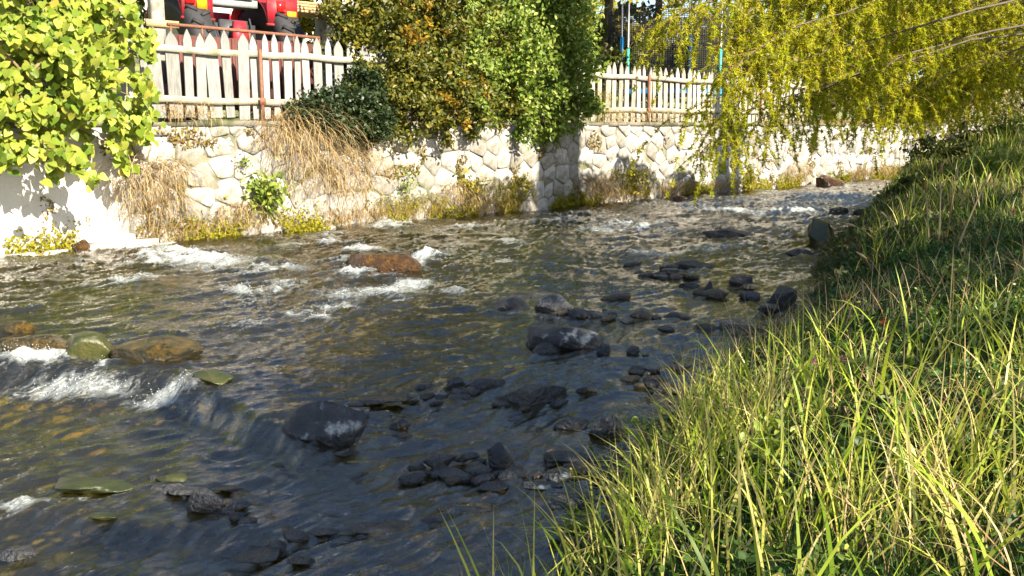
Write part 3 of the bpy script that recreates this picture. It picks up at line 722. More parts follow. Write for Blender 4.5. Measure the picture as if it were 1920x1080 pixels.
N = 9000; Yq = rng.uniform(2.2, 13, N); Xq = edge_x(Yq)-rng.uniform(.3, 7.5, N)
M['bedstone'] = solid('riverbed_stone', [(.03, .025, .012), (.10, .08, .03), (.20, .15, .05)], .7, 5, .3, 20, byrnd=1.2, grime=((.13, .14, .012), 1.2, .42, .60))
o = pebbles('riverbed_pebbles', N, lambda n: Xq, lambda n: Yq, .03, .11, M['bedstone'], lambda x, y: np.where((x-W0[0])*WN[0]+(y-W0[1])*WN[1] < -.1, bank_h(x, y)+.01, np.nan)); tag(o, 'brown and olive stones seen through the clear water', 'pebbles', kind='stuff')
# cobbles breaking the surface along the near shallows
BARS = [([(1015, 600), (1200, 590), (1420, 640)], 22, 'small wet cobble in the broken line of stones from the midstream rocks towards the bank', .05, .12),
 ([(1180, 505), (1300, 530), (1510, 590)], 18, 'small dark cobble among the flat stones in the gold-lit water near the bank', .06, .14),
 ([(640, 775), (850, 750), (1060, 765)], 26, 'small dark cobble in the row running right from the biggest boulder', .03, .08),
 ([(780, 890), (950, 900), (1150, 880)], 30, 'small dark cobble in the near stone bar beside the tall grass', .03, .075),
 ([(1180, 690), (1260, 760), (1120, 830)], 22, 'small cobble in the dark shallows at the edge of the bank grass', .03, .08),
 ([(440, 1050), (700, 1010), (930, 955)], 22, 'small dark cobble awash along the bottom of the photo', .025, .06),
 ([(260, 900), (380, 955), (480, 975)], 10, 'small cobble tucked round the lower left group of rocks', .03, .06)]
for pts, n_, lb, s0_, s1_ in BARS:
    pts = np.array(pts, float); tt = np.linspace(0, 1, len(pts))
    for k in range(n_):
        a = rng.uniform(); u = np.interp(a, tt, pts[:, 0])+rng.normal()*16; v = np.interp(a, tt, pts[:, 1])+rng.normal()*9; p = gpw(u, v); s_ = rng.uniform(s0_, s1_)*(1 if rng.uniform() < .75 else 1.5)
        V = rock_shape(I2, 6, int(u*100+v))*np.array([s_, s_*.7, s_*.40]); o = mk('cobble', V, I2[1], M['slate' if rng.uniform() < .6 else 'brownstone'], None, True, rnd=np.full(len(V), rng.uniform()))
        o.location = (p[0], p[1], float(max(p[2], float(bank_h(p[0], p[1]))))+s_*.16+.008); o.rotation_euler = (0, 0, rng.uniform(-.6, .6)); tag(o, lb, 'cobble', lb.replace('small ', '').replace('cobble', 'cobbles'))

# ------------------------------------------------------------------ grass on the right bank
def scatter_bank(N, y0, y1, d0, d1, pw=1.0, kmax=.62):
    y = y0+(y1-y0)*rng.uniform(0, 1, N*3)**pw; d = rng.uniform(d0, d1, N*3); x = edge_x(y)+d
    bd = bank_d(x, y); ok = (bd > .06) & (x < kmax*y+.6); x, y = x[ok][:N], y[ok][:N]
    return np.stack([x, y, bank_h(x, y)-.01], 1)
def grassobj(name, P, L, Wd, th0, th1, mat, seg, label, rnd=None, az=None):
    n = len(P)
    V, F_, r = blades(P, L, Wd, rng.uniform(0, 2*PI, n) if az is None else az, th0, th1, seg, rnd)
    return tag(mk(name, V, F_, mat, None, False, rnd=r), label, 'grass', kind='stuff')
def dens(P, s=1.3, seed=60, thr=-.1):
    k = fbm(P[:, 0]*s, P[:, 1]*s, 2, seed); return P[k+rng.uniform(-.2, .2, len(P)) > thr]
# short turf and herbs everywhere
P = scatter_bank(60000, 1.6, 11, 0, 6.5, 1.25); n = len(P)
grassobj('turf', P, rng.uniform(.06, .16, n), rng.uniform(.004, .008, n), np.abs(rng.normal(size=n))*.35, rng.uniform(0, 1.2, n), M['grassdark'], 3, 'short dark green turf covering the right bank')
P = scatter_bank(5000, 8.5, 30, 0.7, 8); P = dens(P, .7, 78, -.1); n = len(P)
grassobj('upstream_straw', P, rng.uniform(.10, .34, n), rng.uniform(.008, .013, n), np.abs(rng.normal(size=n))*.5, rng.uniform(0, 2.2, n), M['dry'], 4, 'bleached stalks scattered through the upstream bank grass')
P = scatter_bank(12000, 9, 34, 0.5, 9); n = len(P)
grassobj('bank_tufts', P, rng.uniform(.12, .32, n), rng.uniform(.010, .018, n), np.abs(rng.normal(size=n))*.35, rng.uniform(0, 1.8, n), M['grass'], 4, 'brighter blades rising from the upstream bank grass')
P = scatter_bank(42000, 9, 34, 0, 9); n = len(P)
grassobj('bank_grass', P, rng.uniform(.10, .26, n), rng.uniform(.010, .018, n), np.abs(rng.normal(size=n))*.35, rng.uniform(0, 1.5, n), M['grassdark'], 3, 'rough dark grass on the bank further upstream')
# tall near grass, in clumps
def clumps(nc, per, y0, y1, d0, d1, rad, thr=-.05, seed=61):
    c = dens(scatter_bank(nc, y0, y1, d0, d1), 1.1, seed, thr); k = np.repeat(np.arange(len(c)), per)
    P = c[k].copy(); P[:, :2] += rng.normal(size=(len(P), 2))*rad; P[:, 2] = bank_h(P[:, 0], P[:, 1])-.01
    return P, k
P, k = clumps(400, 14, 1.7, 4.9, .12, 3.4, .05, .07); n = len(P)
az = rng.uniform(0, 2*PI, n)
grassobj('tall_grass', P, rng.uniform(.20, .60, n), rng.uniform(.004, .012, n), np.abs(rng.normal(size=n))*.32, rng.uniform(.1, 2.1, n)**1.3, M['grass'], 6, 'tall bright green grass blades arching in the foreground', rnd=np.clip(rng.uniform(0, .72, n)+.28*(rng.uniform(size=n) < .10), 0, 1), az=az)
P, k = clumps(260, 9, 4.8, 9.5, .5, 5.0, .06, .08, 66); n = len(P)
grassobj('mid_grass', P, rng.uniform(.08, .24, n), rng.uniform(.006, .012, n), np.abs(rng.normal(size=n))*.25, rng.uniform(.1, 1.6, n), M['grass'], 5, 'looser tufts of green grass part way up the bank')
P, k = clumps(190, 12, 1.8, 7, .05, 4.5, .07, .0, 70); n = len(P)
grassobj('dry_grass', P, rng.uniform(.25, .6, n), rng.uniform(.003, .008, n), np.abs(rng.normal(size=n))*.45, rng.uniform(.2, 2.4, n), M['dry'], 6, 'straw coloured dry blades mixed through the foreground grass')
# broad blades
P = dens(scatter_bank(1000, 1.8, 4.8, .15, 3.0), 1.5, 75, -.1); n = len(P)
grassobj('broad_grass', P, rng.uniform(.3, .62, n), rng.uniform(.011, .019, n), np.abs(rng.normal(size=n))*.3, rng.uniform(.2, 2.2, n), M['grass'], 7, 'broad pale green blades standing up from the foreground grass', rnd=rng.uniform(.2, .85, n))
# sunlit straw patch and herb carpet
P = scatter_bank(6000, 8.5, 15, 1.0, 4.6); P = dens(P, .8, 77, -.15); n = len(P)
grassobj('straw_patch', P, rng.uniform(.08, .26, n), rng.uniform(.006, .010, n), np.abs(rng.normal(size=n))*.5, rng.uniform(.2, 2, n), M['dry'], 4, 'patch of bleached straw in the sun on the middle of the bank')
P = scatter_bank(52000, 1.7, 11, .0, 5.5, 1.1); P[:, 2] += rng.uniform(.02, .13, len(P)); P = dens(P, 1.7, 80, -.05)
tag(leaves('herb_leaves', P, .042, M['grassdark'], face=(0, 0, 1.2), kind='stuff'), 'low leafy herbs carpeting the bank between the grass', 'herbs')
P = scatter_bank(5000, 1.8, 5.5, .0, 3.0); P[:, 2] += rng.uniform(.05, .3, len(P)); P = dens(P, 2.4, 83, .12)
tag(leaves('fern_leaves', P, .022, M['leafgreen'], face=(0, 0, .6), kind='stuff'), 'fine feathery green herbs between the foreground grass blades', 'herbs')
# herbs on the steep upstream slope, its shade put into their colour, taller tufts on its crest
P = scatter_bank(16000, 9, 32, .02, 1.5); P[:, 2] += rng.uniform(.02, .14, len(P))
tag(leaves('slope_herbs', P, .07, leafmat('shade_toned_herb', [(.03, .05, .012), (.07, .08, .02), (.12, .09, .03), (.05, .08, .015)], .25), face=(-.5, -.3, .8), kind='stuff'), 'brown-green herbs on the steep bank slope upstream, coloured darker for its shade', 'herbs')
P, k = clumps(260, 14, 8.5, 26, .6, 5.0, .09, .0, 72); n = len(P)
grassobj('crest_grass', P, rng.uniform(.22, .66, n), rng.uniform(.008, .016, n), np.abs(rng.normal(size=n))*.3, rng.uniform(.2, 1.8, n), M['grass'], 5, 'tufts of long grass along the crest of the bank upstream', rnd=rng.uniform(.1, .9, n))
# roots and dry stalks overhanging the water on the bank edge
P = scatter_bank(2600, 3.4, 16, .0, .35); n = len(P); P[:, 2] += .02
grassobj('overhanging_roots', P, rng.uniform(.12, .4, n), rng.uniform(.004, .008, n), rng.uniform(.6, 1.3, n), rng.uniform(.3, 1.6, n), leafmat('dull_brown_stalk', [(.06, .045, .02), (.12, .09, .04), (.05, .06, .015)], .2), 5, 'brown stalks and roots hanging from the bank edge over the water', az=PI+rng.normal(size=n)*.6)
def bank_hit0(u, v):
    d = ray(u, v); s = np.linspace(2, 60, 3000); p = d[None]*s[:, None]; h = bank_h(p[:, 0], p[:, 1])
    i = np.argmax(EYE+p[:, 2] < np.maximum(h, -.3)); return np.array([p[i, 0], p[i, 1], EYE+p[i, 2]])
for u, v, rp, mt, lb in [(1765, 312, 42, 'bgdark', 'dark bramble bush at the far end of the bank where it meets the larch'), (1835, 285, 50, 'bgdark', 'dark bush on the bank crest under the tips of the larch'), (1900, 275, 46, 'leafgreen', 'leafy green bush on the bank crest at the right edge'), (1700, 365, 24, 'bgdark', 'small dark bush low on the bank slope by the rapids'), (1870, 330, 40, 'leafgreen', 'fresh green leafy clump just below the bank crest at the right')]:
    b0 = bank_hit0(u, v); r = rp*b0[1]/FPX; g = thing('bank_bush', b0, lb, 'bush')
    P = blob_pts([(0, 0, r*.4, r, r, r*.75), (r*.8, .3, r*.3, r*.8, r*.8, r*.6), (-r*.5, -.1, r*.2, r*.6, r*.6, r*.5)], 2600, .5); leaves('foliage', P, .075, M[mt], g)
    m = MB()
    for q in P[::160]: t = np.linspace(0, 1, 5)[:, None]; m.tube(q*t+np.array([0, 0, -.05]), np.linspace(.010, .003, 5), 4)
    m.build('branches', M['twig'], g, True)
# single tall stalks
STALKS = [(1760, 470, 1765, 312, 'dry'), (1772, 470, 1795, 318, 'dry'), (1742, 470, 1735, 345, 'dry'), (1790, 480, 1855, 330, 'dry'), (1700, 470, 1655, 400, 'dry'), (1650, 460, 1590, 420, 'dry'), (1690, 560, 1692, 520, 'dry'), (1640, 520, 1610, 475, 'dry')]
SL = ['tall straight dry stalk, second from the left of the fan at the bank top', 'dry stalk leaning right in the fan at the bank top', 'shortest dry stalk at the left of the fan at the bank top', 'long dry stalk bent over at its tip, rightmost of the fan', 'dry stalk leaning left below the stalk fan', 'pale stalk leaning far out over the dark bank slope', 'short upright dry stalk in the shaded middle of the bank', 'dry stalk leaning towards the upright green boulder']
def bank_hit(u, v):
    d = ray(u, v); s = np.linspace(2, 60, 3000); p = d[None]*s[:, None]; h = bank_h(p[:, 0], p[:, 1])
    i = np.argmax(EYE+p[:, 2] < np.maximum(h, -.3)); return np.array([p[i, 0], p[i, 1], EYE+p[i, 2]])
for (u0, v0, u1, v1, mt), lb in zip(STALKS, SL):
    b0 = bank_hit(u0, v0); d = ray(u1, v1); tp = d*(b0[1]/d[1]); tp = np.array([tp[0], tp[1], EYE+tp[2]])
    t = np.linspace(0, 1, 8)[:, None]; PP = (tp-b0)*t+np.array([0, 0, .04])*np.sin(t*PI)
    g = thing('grass_stalk', b0, lb, 'grass stalk'); m = MB(); m.tube(PP, np.linspace(.010, .005, 8), 5); m.build('stem', M['dry'], g, True)
    m = MB(); a = PP[-1]; dr = (PP[-1]-PP[-2])/np.linalg.norm(PP[-1]-PP[-2]); m.tube([a-dr*.09, a-dr*.05, a, a+dr*.03], [.006, .014, .012, .002], 5); m.build('seed_head', M['dry'], g, True)
# flowers
FL = [(1575, 715, 'pink', 'pink clover head in the deep shade of the bank grass'), (1610, 475, 'redleaf', 'small red flower head above the brown bank edge'), (1655, 640, 'redleaf', 'dark red flower in the shaded herbs mid bank'), (1622, 500, 'redleaf', 'reddish flower stalk leaning just below the red flower head'),
      (1525, 735, 'pink', 'pale pink blossom at the top of the foreground grass'), (1585, 590, 'redleaf', 'faded red seed head beside the curled blade'), (1900, 410, 'redleaf', 'orange-red flower near the right edge of the bank'), (1845, 470, 'redleaf', 'small reddish flower in the sunny straw patch'), (1660, 700, 'pink', 'dusty pink clover left of the tall bright blades'), (1585, 715, 'leaforange', 'orange withered flower head in the middle grass')]
for u, v, mt, lb in FL:
    b0 = bank_hit(u, v+16); hgt = rng.uniform(.12, .22) if b0[1] < 7 else .16
    g = thing('wildflower', b0, lb, 'flower'); m = MB(); m.tube([(0, 0, 0), (.01, 0, hgt*.5), (0, 0, hgt)], [.003, .0025, .002], 5); m.build('stem', M['grass'], g, True)
    q = rng.normal(size=(26, 3)); q /= np.linalg.norm(q, axis=1)[:, None]; q = q*.014+np.array([0, 0, hgt])
    leaves('flower_head', q, .016, M[mt], g, SIMPLE_V, SIMPLE_T)
# broad-leaved weeds among the foreground grass
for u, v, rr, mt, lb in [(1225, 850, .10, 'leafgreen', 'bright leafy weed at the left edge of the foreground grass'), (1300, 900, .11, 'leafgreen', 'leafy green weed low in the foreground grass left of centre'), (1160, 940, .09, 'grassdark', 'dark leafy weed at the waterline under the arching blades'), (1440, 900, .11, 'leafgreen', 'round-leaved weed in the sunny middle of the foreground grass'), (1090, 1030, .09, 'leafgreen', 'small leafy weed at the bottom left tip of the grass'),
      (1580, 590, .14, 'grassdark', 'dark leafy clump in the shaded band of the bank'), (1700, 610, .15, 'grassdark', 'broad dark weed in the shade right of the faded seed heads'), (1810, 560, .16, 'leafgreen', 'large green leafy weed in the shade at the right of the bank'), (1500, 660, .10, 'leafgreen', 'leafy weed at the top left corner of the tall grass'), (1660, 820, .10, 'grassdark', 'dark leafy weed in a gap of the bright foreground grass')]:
    b0 = bank_hit(u, v); g = thing('leafy_weed', b0, lb, 'weed')
    P = rng.normal(size=(170, 3))*np.array([rr*.55, rr*.55, rr*.45])+np.array([0, 0, rr*.95]); leaves('foliage', P, .042, M[mt], g, face=(0, -.2, .9))['kind'] = 'stuff'
    m = MB()
    for q in P[::14]: t = np.linspace(0, 1, 5)[:, None]; m.tube(q*t*np.array([1, 1, 0])+np.array([0, 0, 1])*(q[2]*t**.7), np.linspace(.003, .0015, 5), 4)
    m.build('stem', M['grass'], g, True)
# plantain-like yellow stalk by the near bar
b0 = bank_hit(1075, 985); g = thing('yellow_flower_stalk', b0, 'small yellow flower spike standing in front of the blue-grey stones', 'flower')
m = MB(); m.tube([(0, 0, 0), (.01, 0, .1), (0, 0, .26)], [.004, .003, .002], 5); m.build('stem', M['grass'], g, True)
q = np.stack([rng.normal(size=40)*.010, rng.normal(size=40)*.010, rng.uniform(.18, .29, 40)], 1); leaves('flower_head', q, .016, M['bgyellow'], g, SIMPLE_V, SIMPLE_T)

# ------------------------------------------------------------------ dry tufts, weeds and moss on the wall
def tuft(u0, u1, vtop, vbot, n, mat, label, off=-.12, hang=True, name='dry_grass_tuft', L=None, wd=.010, rise=.25):
    a = wl(u0, vtop, off); b = wl(u1, vtop, off); c = wl((u0+u1)/2, vbot, off)
    s = rng.uniform(a[0], b[0], n); 
    if hang:
        zt = a[2]; zb = c[2]; z = zt-(zt-zb)*rng.uniform(0, .72, n)**1.1; ln = np.minimum((z-zb)*rng.uniform(.6, 1.15, n)+.12, 1.3)
        th0 = rng.uniform(.7, 1.5, n); th1 = rng.uniform(2.0, 2.6, n); ln = ln*rng.uniform(.5, 1.0, n)
        az = WANG-PI/2+rng.normal(size=n)*.95; th1 = rng.uniform(1.3, 2.8, n)
    else:
        z = np.full(n, c[2])+rng.uniform(0, .08, n); ln = (a[2]-c[2])*rng.uniform(.5, 1.1, n); th0 = np.abs(rng.normal(size=n))*.3; th1 = rng.uniform(0, 1.6, n); az = rng.uniform(0, 2*PI, n)
    base = w2w((a[0]+b[0])/2, 0, c[2])
    P = np.array([w2w(s_, -.02+rng.uniform(-.06, .0)+(off*.6 if not hang else 0), z_) for s_, z_ in zip(s, z)])-base
    V, F_, r = blades(P, ln if L is None else rng.uniform(*L, n), wd*rng.uniform(.6, 1.4, n), az, th0, th1, 7)
    o = mk(name, V, F_, mat, None, False, rnd=r); o.location = [float(q) for q in base]
    return tag(o, label, 'grass tuft' if 'tuft' in name else 'weed')
tuft(215, 345, 305, 455, 800, M['dry'], 'long blond grass tuft hanging down the white wall below the vine')
tuft(300, 400, 195, 235, 260, M['dry'], 'short golden tuft sprouting on the wall top below the white pickets', off=-.05, L=(.15, .35))
tuft(490, 560, 215, 330, 380, M['dry'], 'thin dry grass spilling from the wall top right of the rusty post')
tuft(535, 625, 230, 415, 620, M['dry'], 'big brown tuft hanging the full height of the wall under the dark evergreen')
tuft(622, 700, 280, 412, 520, M['dry'], 'reddish dry tuft hanging just right of the full-height one')
tuft(400, 520, 385, 450, 500, M['dry'], 'low straw tuft on the wall foot beneath the green weed', L=(.15, .4))
tuft(840, 900, 345, 408, 420, M['dry'], 'straw tuft at the wall foot, left half of the pair under the leafy tree', L=(.25, .55))
tuft(905, 985, 340, 405, 420, M['bgyellow'], 'yellow-green tuft at the wall foot just left of the wide shaded strip', L=(.2, .5))
tuft(1085, 1150, 335, 380, 420, M['dry'], 'blond tuft at the wall foot right of the wide shaded strip', L=(.25, .55))
tuft(1150, 1225, 320, 378, 420, M['bgyellow'], 'leafy yellow-green tuft at the wall foot between the shaded strips', L=(.2, .5))
tuft(1475, 1520, 310, 350, 300, M['dry'], 'tall reddish dry tuft at the wall foot right of the narrow shaded strip', L=(.3, .7))
tuft(1600, 1660, 315, 335, 300, M['dry'], 'brown tuft at the far wall foot above the rapids', L=(.3, .6))
tuft(1130, 1290, 205, 235, 500, M['dry'], 'golden grass fringe on the wall top below the bleached pickets', off=-.05, L=(.15, .4))
tuft(700, 830, 370, 412, 500, M['bgyellow'], 'green and yellow grasses along the wall foot under the olive bush', L=(.15, .4))
tuft(1100, 1150, 175, 240, 260, M['bgyellow'], 'green blades hanging over the wall top beside the leafy tree')
def weed(u, v, rpx, n, mat, label, off=-.15, size=.07, name='weed'):
    c = wlw(u, v, off); r = rpx*c[1]/FPX*.9; P = rng.normal(size=(n, 3))*np.array([r*.5, r*.35, r*.45])
    g = thing(name, c, label, 'weed'); m = MB()
    for q in P[:max(6, n//25)]:
        t = np.linspace(0, 1, 5)[:, None]; r0 = np.array([0, .0, -r*.5]); m.tube(r0*(1-t)+q*t+np.array([0, 0, .05])*np.sin(t*PI), np.linspace(.006, .002, 5), 4)
    m.build('stem', M['grassdark'], g, True)
    o = leaves('foliage', P, size, mat, g, face=(.3, -.5, .5)); o['kind'] = 'stuff'
    return g
weed(495, 360, 48, 420, M['leafgreen'], 'bright green leafy weed growing out of the wall between dry tufts', size=.10)
weed(760, 340, 36, 160, M['leafgreen'], 'thin creeping weed on the grey wall under the olive bush', size=.05)
weed(880, 350, 30, 200, M['bgyellow'], 'green weed on top of the straw tuft under the leafy tree', size=.08)
weed(1190, 340, 34, 260, M['bgyellow'], 'yellow-green weed at the wall foot left of the narrow shaded strip', size=.08)
weed(985, 345, 22, 80, M['bgyellow'], 'yellow leafy sprig on the wall left of the wide shaded strip', size=.08)
weed(1405, 335, 26, 160, M['bgyellow'], 'yellow leaves at the wall foot right of the narrow shaded strip', size=.10)
weed(460, 300, 18, 60, M['leafgreen'], 'small green sprig on the sunlit wall above the bright weed', size=.05)
def moss(N):
    s = rng.uniform(-5, 30, N); z = np.abs(rng.normal(size=N))*.16-.02+.25*np.maximum(fbm(s*1.2, s*0+3, 2, 90), 0)*rng.uniform(0, 1, N)
    k = fbm(s*1.1, z*1.1, 2, 91) > .02; s, z = s[k], z[k]
    P = np.stack([W0[0]+WD[0]*s-WN[0]*(.06+.08*rng.uniform(size=len(s))), W0[1]+WD[1]*s-WN[1]*(.06+.08*rng.uniform(size=len(s))), z], 1)
    return P
tag(leaves('moss', moss(36000), .05, M['moss'], None, SIMPLE_V, SIMPLE_T, face=(.6, -.6, .5), kind='stuff'), 'yellow-green moss growing along the foot of the wall', 'moss')
s = rng.uniform(.5, 31, 60000); z = rng.uniform(.05, 1.58, 60000); k = (fbm(s*1.3, z*1.6, 3, 97) > .34); s, z = s[k][:7000], z[k][:7000]
P = np.array([w2w(a, -.03-rng.uniform(0, .05), b) for a, b in zip(s, z)])
tag(leaves('wall_weeds', P, .055, leafmat('ochre_weed', [(.18, .12, .03), (.30, .22, .06), (.14, .16, .03), (.24, .12, .04)], .3), face=(.6, -.6, .3), kind='stuff'), 'small ochre and green weeds rooted in the joints of the wall', 'weeds')
s = rng.uniform(1.5, 30, 7000); k = fbm(s*.6, s*0+5, 2, 99) > -.02; s = s[k]; n = len(s)
P = np.array([w2w(a, -.03-rng.uniform(0, .12), rng.uniform(0.0, .22)) for a in s])
grassobj('wall_foot_grass', P, rng.uniform(.12, .42, n), rng.uniform(.007, .014, n), np.abs(rng.normal(size=n))*.5, rng.uniform(.6, 2.6, n), M['dry'], 5, 'straw and yellow grass hanging along the foot of the wall', az=WANG-PI/2+rng.normal(size=n)*1.0)
# fringe of grass along the wall top
s = rng.uniform(-6, 33, 9000); k = fbm(s*.7, s*0, 2, 95) > -.12; s = s[k]; n = len(s)
P = np.array([w2w(a, rng.uniform(-.03, .35), WT+.04) for a in s])
grassobj('wall_top_grass', P, rng.uniform(.06, .28, n), rng.uniform(.006, .012, n), np.abs(rng.normal(size=n))*.4, rng.uniform(.3, 2.0, n), M['dry'], 4, 'dry grass fringe growing along the top of the wall')

# ------------------------------------------------------------------ vine on the left
def px_blob(u, v, rpx, off, thick, sq=1.0):
    c = wlw(u, v, off); r = rpx*c[1]/FPX
    return (c[0], c[1], c[2], r, max(thick, r*.7), r*sq)
vb = [px_blob(*b) for b in [(30, 60, 70, -.5, .5), (110, 60, 75, -.5, .5), (190, 60, 80, -.55, .5), (60, 150, 75, -.7, .5), (150, 150, 75, -.7, .5), (225, 130, 45, -.5, .4), (40, 240, 70, -.75, .5), (120, 230, 75, -.8, .5), (200, 220, 65, -.7, .5), (260, 240, 38, -.5, .35), (60, 290, 50, -.75, .35), (150, 290, 40, -.75, .35), (230, 290, 34, -.6, .3), (-60, 120, 90, -.6, .5), (-60, 250, 80, -.6, .5), (130, -20, 80, -.5, .5), (60, 10, 70, -.6, .5), (180, 10, 60, -.6, .4), (110, 110, 60, -.8, .4), (240, 20, 40, -.3, .3), (20, 320, 30, -.7, .25), (110, 320, 26, -.7, .25), (262, 60, 30, -.3, .3), (262, 110, 26, -.3, .3), (245, 180, 40, -.5, .3), (275, 215, 22, -.5, .3)]]
P = blob_pts(vb, 4600, .6); c0 = w2w(-.6, -.1, WT)
vine = thing('leafy_vine', c0, 'large-leaved yellow-green vine pouring over the fence and wall at the left', 'vine')
P = P-c0
front = P @ np.array([.3, -.95, 0]); order = np.argsort(-front); P = P[order]
lm = []
for k in range(4):
    V = HEART_V.copy(); V[:, 2] += rng.normal(size=len(V))*.035; V *= [.115, .10, .085, .13][k]
    me_o = mk('leaf', V, HEART_T, M['vine'], vine, True, rnd=np.full(len(V), 0.0)); lm.append(me_o)
n_sep = 296
FR = frames(len(P), (.25, -.75, .45), .42)
from mathutils import Matrix
def leafmatx(Rm, pos):
    return Matrix(((Rm[0, 0], Rm[0, 1], Rm[0, 2], pos[0]), (Rm[1, 0], Rm[1, 1], Rm[1, 2], pos[1]), (Rm[2, 0], Rm[2, 1], Rm[2, 2], pos[2]), (0, 0, 0, 1)))
# leaf tips hang down: y axis mostly -z
Z_ = FR[..., 2]; dn = np.array([0, 0, -1.0])+rng.normal(size=(len(P), 3))*.45; Yx = dn-np.sum(dn*Z_, 1)[:, None]*Z_; Yx /= np.linalg.norm(Yx, axis=1)[:, None]; Xx = np.cross(Yx, Z_)
FR = np.stack([Xx, Yx, Z_], -1)
pick = rng.permutation(min(len(P), 1400))[:n_sep]; pick = pick[:n_sep]; pickset = set(pick.tolist())
for a, i in enumerate(pick):
    o = lm[a] if a < 4 else lm[a % 4].copy()
    if a >= 4: C.objects.link(o); o.parent = vine
    o.matrix_basis = leafmatx(FR[i], P[i])
ri = np.array([i for i in range(len(P)) if i not in pickset]); S = rng.uniform(.05, .12, len(ri))
V = np.einsum('nij,kj->nki', FR[ri], HEART_V+rng.normal(size=HEART_V.shape)*.02)*S[:, None, None]+P[ri][:, None]
Fv = (HEART_T[None]+(np.arange(len(ri))*len(HEART_V))[:, None, None]).reshape(-1, 3)
o = mk('leaves', V.reshape(-1, 3), Fv, M['vine'], vine, True, rnd=np.repeat(rng.uniform(0, 1, len(ri)), len(HEART_V))); o['kind'] = 'stuff'
m = MB()
for b in vb:
    e = np.array(b[:3])-c0; st_ = np.array([rng.uniform(-1.2, 1.2), rng.uniform(.0, .3), .6]); mid = (e+st_)/2+np.array([0, 0, .4]); t = np.linspace(0, 1, 9)[:, None]
    m.tube((1-t)**2*st_+2*t*(1-t)*mid+t*t*e, np.linspace(.022, .006, 9), 5)
m.build('stem', M['twig'], vine, True)

# ------------------------------------------------------------------ shrubs behind and over the wall
def shrub(name, label, cat, blobs, n, size, mat, root, tv=LEAF_V, tf=LEAF_T, clump=.4, face=(.2, -.4, .5), extra=None):
    bl = [px_blob(*b) for b in blobs]; base = w2w(root[0], root[1], garden_z(root[1])-.02 if len(root) < 3 else root[2])
    g = thing(name, base, label, cat)
    P = blob_pts(bl, n, clump)-base; leaves('foliage', P, size, mat, g, tv, tf, face, 1.0)
    if extra:
        for m2, bb, n2 in extra: leaves('foliage', blob_pts([px_blob(*b) for b in bb], n2, clump)-base, size, m2, g, tv, tf, face, 1.0)
    m = MB()
    for b in bl:
        e = np.array(b[:3])-base; mid = e*.45+np.array([0, 0, abs(e[2])*.3+.2]); t = np.linspace(0, 1, 10)[:, None]
        m.tube(2*t*(1-t)*mid+t*t*e+rng.normal(size=(10, 3))*.015*t, np.linspace(.045, .008, 10), 6)
        for _ in range(5):
            q = e+rng.normal(size=3)*np.array(b[3:6])*.55; t2 = np.linspace(0, 1, 5)[:, None]; s_ = e*.75+mid*.25; m.tube(s_*(1-t2)+q*t2, np.linspace(.012, .003, 5), 4)
    m.build('branches', M['bark'], g, True)
    return g
su = lambda u, off: wl(u, 150, off)[0]
shrub('olive_bush', 'dark olive bush with yellowing leaves between the two fences', 'bush', [(700, 20, 75, .5, .6), (770, 60, 90, .4, .6), (850, 40, 80, .5, .6), (720, 110, 75, .2, .5), (800, 150, 80, .0, .5), (760, 200, 60, -.2, .4), (870, 190, 60, -.1, .4), (700, 170, 50, .1, .4), (780, -50, 100, .6, .6), (660, 50, 50, .5, .5), (640, 120, 40, .4, .4), (660, 170, 40, .3, .4), (900, 90, 60, .4, .5), (930, 200, 50, .0, .3), (830, 225, 36, -.3, .3)], 34000, .085, M['leafolive'], (su(780, .7), .7),
      extra=[(M['leaforange'], [(790, 45, 42, .1, .3), (760, 80, 40, .05, .3), (890, 160, 36, -.3, .3), (880, 200, 34, -.4, .25), (690, 50, 30, .3, .3), (830, 190, 30, -.4, .25)], 1500), (M['leafgreen'], [(880, 60, 50, .0, .4), (860, 120, 45, -.1, .3), (900, 210, 34, -.3, .3), (820, 100, 40, .0, .3)], 3500)])
shrub('leafy_tree', 'fresh green small-leaved tree drooping over the wall above the wide shaded strip', 'tree', [(960, 20, 80, .3, .5), (1040, 30, 75, .3, .5), (960, 100, 70, .0, .5), (1040, 110, 65, .0, .5), (950, 180, 50, -.1, .35), (1010, 185, 55, -.2, .35), (1065, 190, 40, -.2, .3), (1100, 200, 28, -.2, .25), (985, 225, 32, -.25, .22), (1040, 238, 32, -.3, .22), (1000, -60, 100, .4, .6), (1085, 110, 45, .0, .4), (910, 120, 45, .1, .4)], 27000, .092, M['leafgreen'], (su(1010, .6), .6))
shrub('dark_evergreen', 'very dark low evergreen spilling over the wall top under the olive bush', 'bush', [(620, 205, 45, .0, .4), (680, 215, 50, -.1, .4), (570, 215, 28, -.05, .3), (708, 225, 30, -.2, .3), (640, 235, 25, -.2, .25), (680, 170, 40, .1, .4)], 22000, .065, M['juniper'], (su(650, .4), .4), SIMPLE_V, SIMPLE_T)
shrub('pale_bush', 'pale small-leaved bush at the top right beyond the larch', 'bush', [(1860, 60, 90, -1.5, .9), (1900, 150, 80, -1.5, .9), (1840, 160, 55, -1.5, .8), (1880, 220, 45, -1.6, .7), (1920, 20, 90, -1.5, .9), (1800, 100, 60, -.5, .9), (1780, 210, 50, .0, .7), (1700, 200, 60, .4, .7), (1620, 180, 60, .6, .7), (1540, 190, 40, .6, .5), (1980, 120, 90, -1.5, .9), (1830, -40, 100, -1, .9)], 30000, .11, M['pale'], (su(1850, -.2), .7), extra=[(M['redleaf'], [(1820, 145, 22, -1.9, .3), (1835, 190, 16, -2.0, .3)], 160)])

